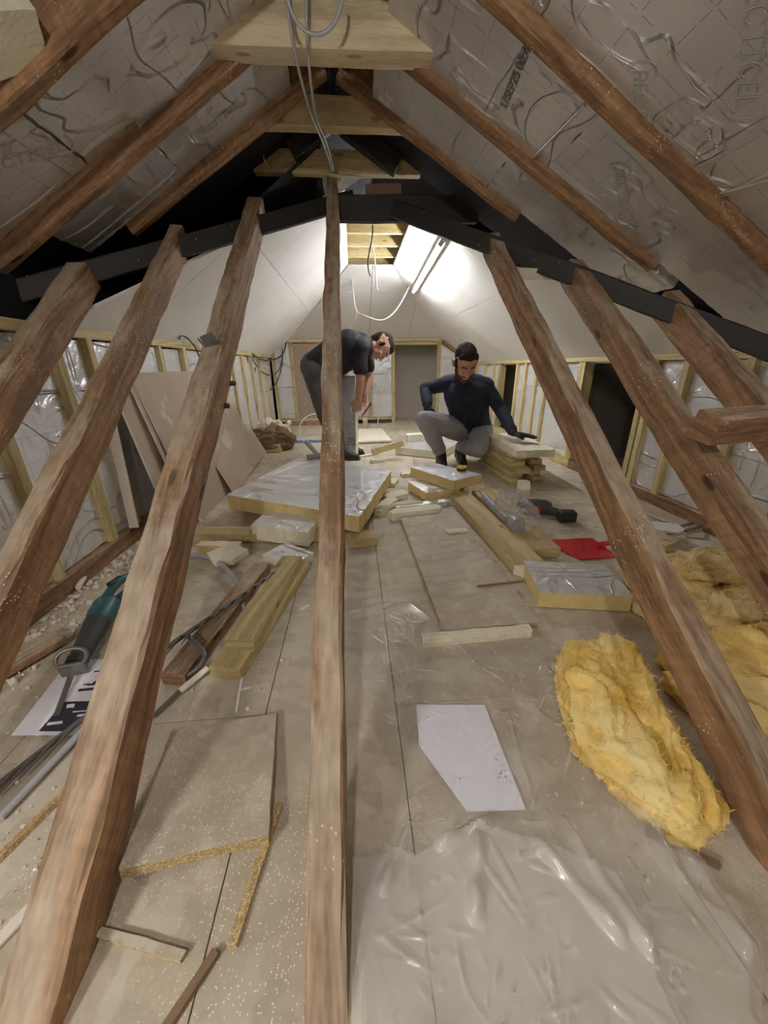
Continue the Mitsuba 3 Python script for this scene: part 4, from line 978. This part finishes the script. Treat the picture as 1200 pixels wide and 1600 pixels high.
fs = [((706, 1012), (800, 1090), .022, .010), ((800, 1090), (940, 1215), .030, .012), ((940, 1215), (1010, 1330), .028, .012), ((1010, 1330), (1150, 1500), .030, .013), ((690, 990), (835, 985), .014, .012), ((545, 985), (640, 942), .010, .012),
      ((760, 1290), (690, 1330), .020, .010), ((745, 1320), (740, 1440), .022, .010), ((840, 1330), (960, 1470), .022, .010), ((790, 1120), (830, 1260), .016, .009), ((640, 1300), (600, 1400), .018, .010), ((880, 1290), (1010, 1500), .02, .008)]
for a, b, h_, w_ in fs:
    d_, t_ = seg_d(xy, fl(*a)[:2], fl(*b)[:2]); zz += h_*np.exp(-(d_/w_)**2)*(.7 + .3*np.sin(t_*9)); crm = np.maximum(crm, np.exp(-(d_/.004)**2)*(meshkit.noise(np.stack([x*25, y*25, 0*x], -1), 4) > .45))
pw = Polygon([(q[0], q[1]) for q in q4]); dpp = shapely.distance(shapely.points(x, y), pw); flat = np.clip(dpp/.03, 0, 1)
zz = .0075*(1 - flat) + zz*flat + (1 - flat)*.35*(zz - .0075)
ed = shapely.distance(shapely.points(x, y), FP.exterior); zz = .004 + (zz - .004)*np.clip(.25 + ed/.03, 0, 1)
dpl = shapely.distance(shapely.points(x, y), Polygon([fl(*p)[:2] for p in [(662, 1004), (833, 990), (835, 978), (665, 986)]])); zz = np.maximum(zz, np.where(dpl < .05, .040*(1 - dpl/.05), 0))
dw = shapely.distance(shapely.points(x, y), LineString([(.655, .82), (.575, .60), (.635, .445)])); zz = np.minimum(zz + .03*np.exp(-((dw - .075)/.03)**2), .11)
a_, b_, c_, d_ = idx[:-1, :-1], idx[1:, :-1], idx[1:, 1:], idx[:-1, 1:]; okq = (a_ >= 0) & (b_ >= 0) & (c_ >= 0) & (d_ >= 0)
fq = np.stack([a_[okq], b_[okq], c_[okq], d_[okq]], -1)
fv = np.stack([x, y, zz], -1); ft = np.vstack([fq[:, [0, 1, 2]], fq[:, [0, 2, 3]]])
fnrm = trimesh.Trimesh(fv, ft, process=False).vertex_normals
fs_ = thing('plastic_sheet', 'crumpled clear plastic sheet spread over the floor at lower right', 'plastic sheet')
def film_part(name, faces, bs, label=None, lift=0.):
    u_ = np.unique(faces); r_ = -np.ones(len(fv), int); r_[u_] = np.arange(len(u_))
    put(fs_, name, trimesh.Trimesh(fv[u_] + fnrm[u_]*lift, r_[faces], process=False), bs, smooth=True, uv=fv[u_][:, :2], label=label)
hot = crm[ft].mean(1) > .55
film_part('film', ft[~hot], 'film'); film_part('creases', ft[hot], 'film_crease_glint', 'sharp creases with highlights whitened in')
fold = Polygon([fl(*p)[:2] for p in [(553, 1350), (600, 1326), (650, 1346), (700, 1318), (748, 1296), (860, 1326), (960, 1372), (1000, 1450), (1020, 1540)]] + [(.42, .10), (.1, .02), (-.02, .13)])
inf = shapely.contains_xy(fold, x, y)[ft].all(1)
film_part('folded_layer', ft[inf], 'film_fold', 'second milky layer folded over', .006)

# ================================================================== CRUMBS
def crumbs(label, n, area, rs, lo, hi, bs, flat=.6):
    V, Fc = [], []; base = trimesh.creation.icosahedron()
    for k in range(n):
        while True:
            px = rs.uniform(area[0], area[2]), rs.uniform(area[1], area[3]); q = fl(*px)
            if meshkit.noise(np.array([q[0]*3, q[1]*3, 0.]), 3) > rs.uniform(.25, .75) and abs(q[0]) < 1.9 and q[0] > -1.2: break
        s = lo*(hi/lo)**(rs.rand()**2.2); sc = s*rs.uniform(.4, 1, 3)*np.array([1, 1, flat]); m = base.vertices*sc*(1 + rs.uniform(-.3, .3, (12, 1)))
        a = rs.uniform(0, 6.3); c_, s_ = math.cos(a), math.sin(a); m = m @ np.array([[c_, s_, 0], [-s_, c_, 0], [0, 0, 1]])
        V.append(m + [q[0], q[1], sc[2]*.8]); Fc.append(base.faces + 12*k)
    t_ = thing('foam_crumbs', label, 'crumbs', kind='stuff'); put(t_, None, trimesh.Trimesh(np.vstack(V), np.vstack(Fc), process=False), bs)
crumbs('tiny white foam crumbs scattered over the chipboard floor', 1500, (-50, 690, 1100, 1600), np.random.RandomState(4), .0008, .007, 'foam_cream')
crumbs('brown sawdust bits and grit scattered over the chipboard floor', 700, (-50, 740, 1100, 1600), np.random.RandomState(5), .0008, .004, 'dirty_wood', .5)
rs = np.random.RandomState(12); V = []
t_ = thing('debris_heap', 'pale crumbled debris along the foot of the left wall', 'debris', kind='stuff')
for k in range(900):
    y_ = rs.uniform(.9, 2.3); q = np.array([XL + .02 + abs(rs.normal(0, .10)), y_, 0]); s = .003*6**(rs.rand()**2)
    m = trimesh.creation.icosahedron(); m.vertices = m.vertices*s*rs.uniform(.5, 1, 3)*(1 + rs.uniform(-.3, .3, (12, 1))) + q + [0, 0, s*.5]; V.append(m)
put(t_, None, cat_(V), 'board_edge')

# ================================================================== PEOPLE
def hand(w, d, n, side, curl=(.25, .3, .3), spread=.05, r=.0088, sc=1.0):
    """Chains of a hand from the wrist w along d; n: out of the back of the hand; the thumb leaves on side*lat."""
    d, n = nrm(d), np.asarray(n, float); n = nrm(n - d*np.dot(n, d)); lat = np.cross(d, n)*side
    ch = []
    for i, (ln, o) in enumerate(((.070, .031), (.079, .0105), (.074, -.0105), (.058, -.030))):
        b = w + (d*(.088 - .005*abs(i - 1.2)) + lat*o)*sc
        ch.append([(w + (d*.012 + lat*o*.55)*sc, .015*sc), (b, .0112*sc)])
        p, a, c = b, 0, [(b, r*1.12*sc)]
        dd = nrm(d + lat*(1.2 - i)*spread)
        for f, cu in zip((.45, .30, .25), curl):
            a += cu; p = p + (dd*math.cos(a) - n*math.sin(a))*ln*f*sc; c.append((p, r*(1.0 - .12*len(c)/3)*sc))
        ch.append(c)
    b = w + (d*.022 + lat*.024)*sc
    ch.append([(w + d*.01*sc, .016*sc), (b, .014*sc), (b + nrm(d*.6 + lat*.75 - n*.2)*.036*sc, .0115*sc), (b + nrm(d*.75 + lat*.55 - n*.3)*.062*sc, .0095*sc)])
    ch.append([(w + d*.03*sc, .017*sc), (w + d*.07*sc, .015*sc)])
    return ch
def head_chains(c, f, u, s=1.0):
    f = nrm(f); u = np.asarray(u, float); u = nrm(u - f*np.dot(u, f)); r = np.cross(f, u)
    P = lambda x, y, z: c + s*(r*x + f*y + u*z)
    ch = [[(P(0, -.03, .045), .078*s), (P(0, .022, .040), .074*s)], [(P(0, .02, .04), .072*s), (P(0, .040, -.02), .060*s), (P(0, .048, -.062), .040*s)],
          [(P(-.035, .035, -.05), .026*s), (P(0, .072, -.088), .022*s), (P(.035, .035, -.05), .026*s)],
          [(P(0, .092, .018), .010*s), (P(0, .104, -.012), .012*s), (P(0, .112, -.026), .0135*s)], [(P(-.012, .098, -.030), .009*s), (P(.012, .098, -.030), .009*s)],
          [(P(-.042, .076, .028), .012*s), (P(0, .088, .030), .012*s), (P(.042, .076, .028), .012*s)],
          [(P(-.022, .083, -.057), .008*s), (P(0, .092, -.055), .0085*s), (P(.022, .083, -.057), .008*s)], [(P(-.017, .083, -.066), .008*s), (P(.017, .083, -.066), .008*s)],
          [(P(-.045, .066, -.015), .020*s), (P(-.04, .06, -.03), .02*s)], [(P(.045, .066, -.015), .020*s), (P(.04, .06, -.03), .02*s)]]
    for q in (-1, 1): ch += [[(P(q*.078, -.012, .020), .013*s), (P(q*.086, -.020, .012), .014*s), (P(q*.080, -.010, -.022), .010*s)]]
    return ch, P, (r, f, u)
def face_bits(par, P, s, hair_chains, beard=None):
    hm_ = blob(hair_chains, .008*s, 8); nn = hm_.vertex_normals; hm_.vertices = hm_.vertices + nn*((meshkit.fbm(np.array(hm_.vertices)*90, 3, 2) - .55)*.012)[:, None]
    put(par, 'hair', hm_, 'hair', smooth=25)
    for q in (-1, 1):
        e = trimesh.creation.icosphere(2, .0125*s); e.vertices += P(q*.031, .077, .008); put(par, 'eyelid', e, 'skin', smooth=True)
        put(par, 'eyelash', tube_mesh([P(q*.020, .087, -.001), P(q*.031, .0905, -.004), P(q*.042, .085, -.001)], .0018*s, 6), 'hair')
        put(par, 'eyebrow', tube_mesh([P(q*.014, .098, .034), P(q*.034, .092, .040), P(q*.050, .080, .034)], .0042*s, 6), 'hair')
    put(par, 'lips', tube_mesh([P(-.022, .090, -.060), P(0, .101, -.060), P(.022, .090, -.060)], [.003*s, .005*s, .003*s], 6), 'skin')
    if beard: put(par, 'beard', blob(beard, .009*s, 5), 'beard', smooth=True)
def wrinkle(m, amp, fr, seed):
    n = m.vertex_normals; v = m.vertices
    r = (1 - np.abs(2*meshkit.fbm(v*fr, 3, seed) - 1)); m.vertices = v + n*((r - .6)*amp)[:, None]; return m
def grow(ch, k): return [[(p, r + k) for p, r in c] for c in ch]

# ---- the man crouching by the timber stack, facing the viewer
s2 = 1.13
pel = aty(737, 672, 3.72); ch_ = aty(729, 614, 3.50); nk = aty(722, 592, 3.40)
hipR, hipL = pel + [-.10, -.02, 0], pel + [.09, -.02, 0]
kneeR, ankR = aty(663, 655, 3.32), aty(689, 708, 3.55); ankR[2] = max(ankR[2], .12)
kneeL, ankL = aty(748, 702, 3.30), aty(719, 700, 3.70); ankL[2] = .15
toeR, toeL = np.array([ankR[0] - .005, ankR[1] - .17, .035]), np.array([ankL[0] + .0, ankL[1] - .14, .032])
heelR, heelL = np.array([ankR[0] + .005, ankR[1] + .05, .042]), np.array([ankL[0], ankL[1] + .04, .085])
shR, shL = aty(697, 600, 3.52), aty(759, 603, 3.50)
elR, wrR = aty(665, 607, 3.62), aty(668, 634, 3.44)
elL, wrL = aty(782, 640, 3.42), aty(802, 676, 3.12); wrL[2] = max(wrL[2], .325)
m_ = lambda a, b, t=.5: a + (b - a)*t
torso = [[(pel + [-.07, 0, .02], .115), (m_(pel, ch_) + [-.06, 0, 0], .115), (ch_ + [-.075, 0, 0], .125)], [(pel + [.07, 0, .02], .115), (m_(pel, ch_) + [.06, 0, 0], .115), (ch_ + [.075, 0, 0], .125)],
         [(pel + [-.07, 0, .02], .11), (pel + [.07, 0, .02], .11)], [(ch_ + [-.075, 0, 0], .12), (ch_ + [.075, 0, 0], .12)], [(shR, .062), (m_(shR, shL) + [0, 0, .02], .085), (shL, .062)], [(m_(shR, shL), .10), (ch_, .13)]]
armR = [[(shR, .060), (m_(shR, elR), .050), (elR, .043), (m_(elR, wrR), .039), (wrR, .029)]]
armL = [[(shL, .060), (m_(shL, elL), .050), (elL, .043), (m_(elL, wrL), .039), (wrL, .029)]]
legs = [[(hipR, .105), (m_(hipR, kneeR), .085), (kneeR, .062), (m_(kneeR, ankR, .35), .062), (ankR, .042)], [(hipL, .105), (m_(hipL, kneeL), .088), (kneeL, .064), (m_(kneeL, ankL, .35), .062), (ankL, .042)]]
feet = [[(ankR, .040), (heelR, .036)], [(ankR, .038), (toeR + [0, .05, .012], .035), (toeR, .030)], [(heelR, .036), (toeR, .030)], [(ankL, .040), (heelL, .036)], [(ankL, .038), (toeL + [0, .05, .02], .035), (toeL, .030)], [(heelL, .036), (toeL, .030)]]
hR = hand(wrR, (-.05, -.25, -1), (-.6, -.6, .2), -1, (.45, .5, .4), r=.0095, sc=1.08)
dL = np.array([.92, -.30, -.10]); hL = hand(wrL + [.0, 0, -.008], dL, (.05, 0, 1), 1, (.06, .04, .03), .10, r=.0095, sc=1.12)
hc = nk + np.array([-.010, -.10, .125]); hd, HP, hb = head_chains(hc, (.04, -.76, -.65), (.0, -.6, .8), s2)
neck = [[(m_(shR, shL) + [0, 0, .02], .070), (nk + [0, -.01, .03], .060), (hc + [0, .025, -.03], .058)]]
man = thing('person', 'bearded man in navy jumper and grey trousers crouching with a gloved hand on the board', 'person')
put(man, 'body', blob(torso + armR + armL + legs + feet + hR + hL + neck + hd, .011, 6), 'skin', smooth=True)
put(man, 'jumper', wrinkle(blob(grow(torso, .012) + grow([[*armR[0][:4], (m_(elR, wrR, .9), .031)]], .011) + grow([[*armL[0][:4], (m_(elL, wrL, .9), .031)]], .011) + [[(nk + [0, 0, .0], .070), (nk + [0, -.015, .028], .066)]], .014, 8), .014, 11, 3), 'navy_cloth', smooth=True)
th_ = np.linspace(0, 2*np.pi, 30); put('person__jumper' if man == 'person' else man + '__jumper', 'collar', tube_mesh(np.stack([nk[0] + .068*np.cos(th_), nk[1] - .018 + .064*np.sin(th_), nk[2] + .030 + .014*np.sin(th_)], -1), .010, 8), 'navy_cloth', smooth=50)
put(man, 'trousers', wrinkle(blob(grow([c[:4] + [(m_(c[3][0], c[4][0], .82), .050)] for c in legs], .013) + [[(pel + [-.07, 0, .0], .132), (pel + [.07, 0, .0], .132)], [(pel, .13), (hipR, .118)], [(pel, .13), (hipL, .118)]], .014, 8), .016, 10, 4), 'grey_cloth', smooth=True)
for a, h_, t_ in ((ankR, heelR, toeR), (ankL, heelL, toeL)):
    sh = m_(a, kneeR if a is ankR else kneeL, .28)
    bk_ = put(man, 'boot', blob([[(sh, .052), (a, .050), (h_, .042)], [(a, .050), (t_ + [0, .055, .018], .042), (t_, .034)], [(h_, .041), (t_, .034)]], .012, 6), 'boot', smooth=True)
    put(bk_, 'sole', trimesh.convex.convex_hull(np.vstack([trimesh.creation.cylinder(.044, .022, sections=20).vertices + [h_[0], h_[1], max(h_[2] - .036, .011)], trimesh.creation.cylinder(.041, .02, sections=20).vertices + [t_[0], t_[1] - .006, .011]])), 'black_plastic')
put(man, 'glove', blob(grow(hR, .004) + [[(m_(elR, wrR, .25), .052), (m_(elR, wrR, .7), .046), (wrR, .038)]], .006, 5), 'glove', smooth=True)
put(man, 'glove', blob(grow(hL, .003) + [[(m_(elL, wrL, .80), .034), (wrL, .033)]], .006, 5), 'glove', smooth=True)
face_bits(man, HP, s2, [[(HP(0, -.034, .056), .082*s2), (HP(0, .020, .078), .062*s2)], [(HP(0, -.05, .03), .074*s2), (HP(0, -.055, -.03), .058*s2)], [(HP(-.046, .034, .086), .028*s2), (HP(0, .046, .098), .034*s2), (HP(.046, .034, .086), .028*s2)],
     [(HP(-.068, .012, .04), .020*s2), (HP(-.072, .018, -.01), .011*s2)], [(HP(.068, .012, .04), .020*s2), (HP(.072, .018, -.01), .011*s2)]],
     [[(HP(-.064, .028, -.028), .017*s2), (HP(-.046, .052, -.068), .022*s2), (HP(0, .078, -.094), .023*s2), (HP(.046, .052, -.068), .022*s2), (HP(.064, .028, -.028), .017*s2)], [(HP(-.026, .088, -.046), .007*s2), (HP(0, .100, -.043), .007*s2), (HP(.026, .088, -.046), .007*s2)], [(HP(0, .085, -.08), .018*s2), (HP(0, .06, -.105), .02*s2)]])

# ---- the man bending down behind the middle rafter, seen from his right side
Y1 = 4.0
pel = aty(497, 571, Y1 + .05); ch_ = aty(545, 541, Y1); shm = aty(566, 541, Y1)
hipN, hipF = aty(492, 580, Y1 - .07), aty(499, 580, Y1 + .16)
kN, aN = aty(507, 645, Y1 - .09), aty(531, 700, Y1 - .07); kF, aF = aty(521, 645, Y1 + .15), aty(540, 698, Y1 + .15)
aN[2] = max(aN[2], .09); aF[2] = .09
tN, tF = np.array([aN[0] + .17, aN[1] - .05, .034]), np.array([aF[0] + .17, aF[1] - .04, .034])
gN, gF = np.array([aN[0] - .05, aN[1] + .01, .04]), np.array([aF[0] - .05, aF[1] + .01, .04])
sN, sF = aty(563, 543, Y1 - .17), aty(571, 541, Y1 + .20)
eN, wN = aty(563, 594, Y1 - .19), aty(560, 622, Y1 - .15); eF, wF = aty(577, 590, Y1 + .18), aty(570, 616, Y1 + .05)
torso = [[(pel + [0, -.07, 0], .125), (m_(pel, ch_) + [0, -.06, .02], .128), (ch_ + [0, -.08, 0], .132)], [(pel + [0, .07, 0], .125), (m_(pel, ch_) + [0, .06, .02], .128), (ch_ + [0, .08, 0], .132)], [(pel + [0, -.07, 0], .12), (pel + [0, .07, 0], .12)],
         [(ch_ + [0, -.08, 0], .13), (ch_ + [0, .08, 0], .13)], [(sN, .066), (shm, .095), (sF, .066)], [(shm, .105), (ch_, .135)]]
armN = [[(sN, .062), (m_(sN, eN), .050), (eN, .042), (m_(eN, wN), .038), (wN, .028)]]; armF = [[(sF, .062), (m_(sF, eF), .050), (eF, .042), (m_(eF, wF), .038), (wF, .028)]]
legs = [[(hipN, .108), (m_(hipN, kN), .090), (kN, .066), (m_(kN, aN, .35), .064), (aN, .042)], [(hipF, .108), (m_(hipF, kF), .090), (kF, .066), (m_(kF, aF, .35), .064), (aF, .042)]]
feet = []
for a, g_, t_ in ((aN, gN, tN), (aF, gF, tF)): feet += [[(a, .040), (g_, .036)], [(a, .038), (t_ - [.05, 0, -.012], .035), (t_, .030)], [(g_, .036), (t_, .030)]]
hN = hand(wN, (-.12, -.05, -1), (.1, -1, 0), 1, (.5, .7, .5), r=.009, sc=1.05); hF = hand(wF, (-.25, -.25, -1), (.2, 1, 0), -1, (.5, .7, .5), r=.009, sc=1.05)
hc = aty(594, 541, Y1 + .0); hd, HP, hb = head_chains(hc, (.22, -.25, -.94), (.95, -.05, .22), 1.10)
neck = [[(shm + [.02, 0, .02], .072), (m_(shm, hc, .55), .062), (hc, .058)]]
man = thing('person', 'short haired man in a black t-shirt and dark jeans bending down behind the middle rafter', 'person')
put(man, 'body', blob(torso + armN + armF + legs + feet + hN + hF + neck + hd, .011, 6), 'skin', smooth=True)
put(man, 't_shirt', wrinkle(blob(grow(torso, .013) + grow([[armN[0][0], (m_(sN, eN, .35), .056), (m_(sN, eN, .66), .055)], [armF[0][0], (m_(sF, eF, .35), .056), (m_(sF, eF, .66), .055)]], .013) + [[(shm + [.02, 0, .02], .085), (m_(shm, hc, .30), .074)], [(m_(pel, ch_) + [.02, -.02, -.12], .085), (ch_ + [.02, -.04, -.12], .095)]], .014, 8), .016, 9, 6), 'black_cloth', smooth=True)
put(man, 'jeans', wrinkle(blob(grow([c[:4] + [(m_(c[3][0], c[4][0], .88), .052)] for c in legs], .013) + [[(pel + [-.035, -.07, -.015], .135), (pel + [-.035, .07, -.015], .135)], [(pel + [-.03, 0, 0], .135), (hipN, .12)], [(pel + [-.03, 0, 0], .135), (hipF, .12)]], .014, 8), .016, 9, 7), 'dark_jeans', smooth=True)
for a, g_, t_ in ((aN, gN, tN), (aF, gF, tF)):
    bk_ = put(man, 'shoe', blob([[(a + [0, 0, .01], .047), (g_, .041)], [(a, .046), (t_ - [.055, 0, -.016], .041), (t_, .033)], [(g_, .040), (t_, .033)]], .012, 6), 'boot', smooth=True)
    put(bk_, 'sole', trimesh.convex.convex_hull(np.vstack([trimesh.creation.cylinder(.042, .02, sections=20).vertices + [g_[0], g_[1], .010], trimesh.creation.cylinder(.039, .02, sections=20).vertices + [t_[0] + .004, t_[1], .010]])), 'rubber')
face_bits(man, HP, 1.06, [[(HP(0, -.034, .052), .083), (HP(0, .032, .066), .065)], [(HP(0, -.05, .03), .076), (HP(0, -.055, -.03), .060)], [(HP(-.072, .006, .035), .016), (HP(-.074, .010, .0), .010)], [(HP(.072, .006, .035), .016), (HP(.074, .010, .0), .010)]])
# the board he holds upright, and a marker pen
A = fl(530, 716, .0); A = np.array([A[0], 4.10, .004]); wdt = .20
pir('narrow foil faced insulation board held upright by the bending man', A, A + [wdt*.9, -.10, 0], A + [.05, .03, .83], .06, 'foam_cream')
tm_ = thing('utility_knife', 'red and black knife in the hand of the bending man', 'knife'); a, b = aty(566, 650, 4.0), aty(577, 634, 4.05)
put(tm_, 'handle', tube_mesh([a, m_(a, b), b], [.008, .012, .010], 8), 'drill_red', smooth=40); put(tm_, 'end', tube_mesh([b, b + (b - a)*.25], .010, 8), 'black_plastic', smooth=40)

# ================================================================== LAMPS
def glow(v, tint=(1, 1, 1)): return {'type': 'area', 'radiance': rgb(*(v*t for t in tint))}
tl = thing('tube_light', 'bright fluorescent tube on a white batten screwed to the right ceiling slope', 'lamp')
nR = nrm([-.7, 0, -1])
c0, c1 = np.array([.745, 3.30, PBR(.745)]), np.array([.80, 5.05, PBR(.80)])
bm_, bu = beam(c0 + nR*.025, c1 + nR*.025, .06, .045, up=nR, rough=0, ch=.006)
put(tl, 'batten', bm_, 'white_paint', uv=bu)
t_ = nrm(c1 - c0)
put(tl, 'tube', tube_mesh([c0 + nR*.075 + t_*.04, c1 + nR*.075 - t_*.04], .013, 12), 'white_paint', smooth=40, emitter=glow(TUBE, (1, 1, 1.0)))
for q, s in ((c0, 1), (c1, -1)):
    put(tl, 'tube_holder', rbox(q + nR*.062 + t_*s*.025, (.035, .02, .05), .005, rot=basis(np.cross(t_, nR), t_)), 'white_paint', smooth=30)
bl = thing('hanging_bulb', 'bare bulb hanging from the roof behind the photographer', 'lamp')
bc = np.array([-.25, -.62, 1.86])
sp = trimesh.creation.icosphere(3, .045); sp.vertices += bc
put(bl, 'globe', sp, 'white_paint', smooth=True, emitter=glow(BULB, (1, .93, .84)))
put(bl, 'flex', tube_mesh([bc + [0, 0, .05], bc + [0, 0, .20]], .004), 'white_cable')
put(bl, 'holder', tube_mesh([bc + [0, 0, .04], bc + [0, 0, .10]], .02, 12), 'white_paint')
fd = thing('flood_light', 'site flood light on a short stand by the left wall behind the photographer', 'lamp')
fc = np.array([-.95, -.55, 1.05])
dirn = nrm(np.array([.32, .36, -.88])); Bf = basis(np.cross(dirn, [0, 0, 1]), dirn)
put(fd, 'housing', place(rbox((0, 0, 0), (.22, .05, .17), .01), fc, Bf), 'black_plastic', smooth=30)
m = trimesh.creation.box((.18, .004, .13)); put(fd, 'lens', place(m, fc + dirn*.03, Bf), 'white_paint', emitter=glow(FLOOD, (1, .95, .88)))
put(fd, 'pole', tube_mesh([fc - [0, 0, .08], [fc[0], fc[1], 0]], .013, 10), 'dull_metal', smooth=40)
for k in range(3):
    a = k*2.1 + .4
    put(fd, 'leg', tube_mesh([[fc[0], fc[1], .35], [fc[0] + .22*math.cos(a), fc[1] + .22*math.sin(a), .01]], .009, 8), 'dull_metal', smooth=40)

# repeats share a group
GROUPS = {'common_rafter': 'old common rafters of the roof slopes', 'jack_rafter': 'parallel old rafters of the hip end', 'hip_rafter': 'black hip rafters', 'collar_tie': 'pale collar ties under the ridge',
          'ceiling_joist': 'pale joists over the lit well', 'foam_scrap': 'foam scraps on the floor', 'insulation_board': 'foam insulation boards', 'plasterboard_sheet': 'plasterboard sheets leaning on the left wall',
          'timber_offcut': 'sawn timbers lying about', 'cable': 'loose cables', 'chipboard_strip': 'splintered chipboard strips', 'metal_strip': 'metal strips by the right wall', 'wool_batt': 'wool batts on the right',
          'metal_rod': 'metal rods', 'cable_clip': 'black cable clips', 'old_plank': 'old planks on the floor', 'wood_stick': 'wood sticks', 'spiked_strip': 'spiked metal strips'}
for k_ in list(labels):
    b_ = k_[:-4] if k_[-3:].isdigit() else k_
    if b_ in GROUPS and '__' not in k_: labels[k_]['group'] = GROUPS[b_]
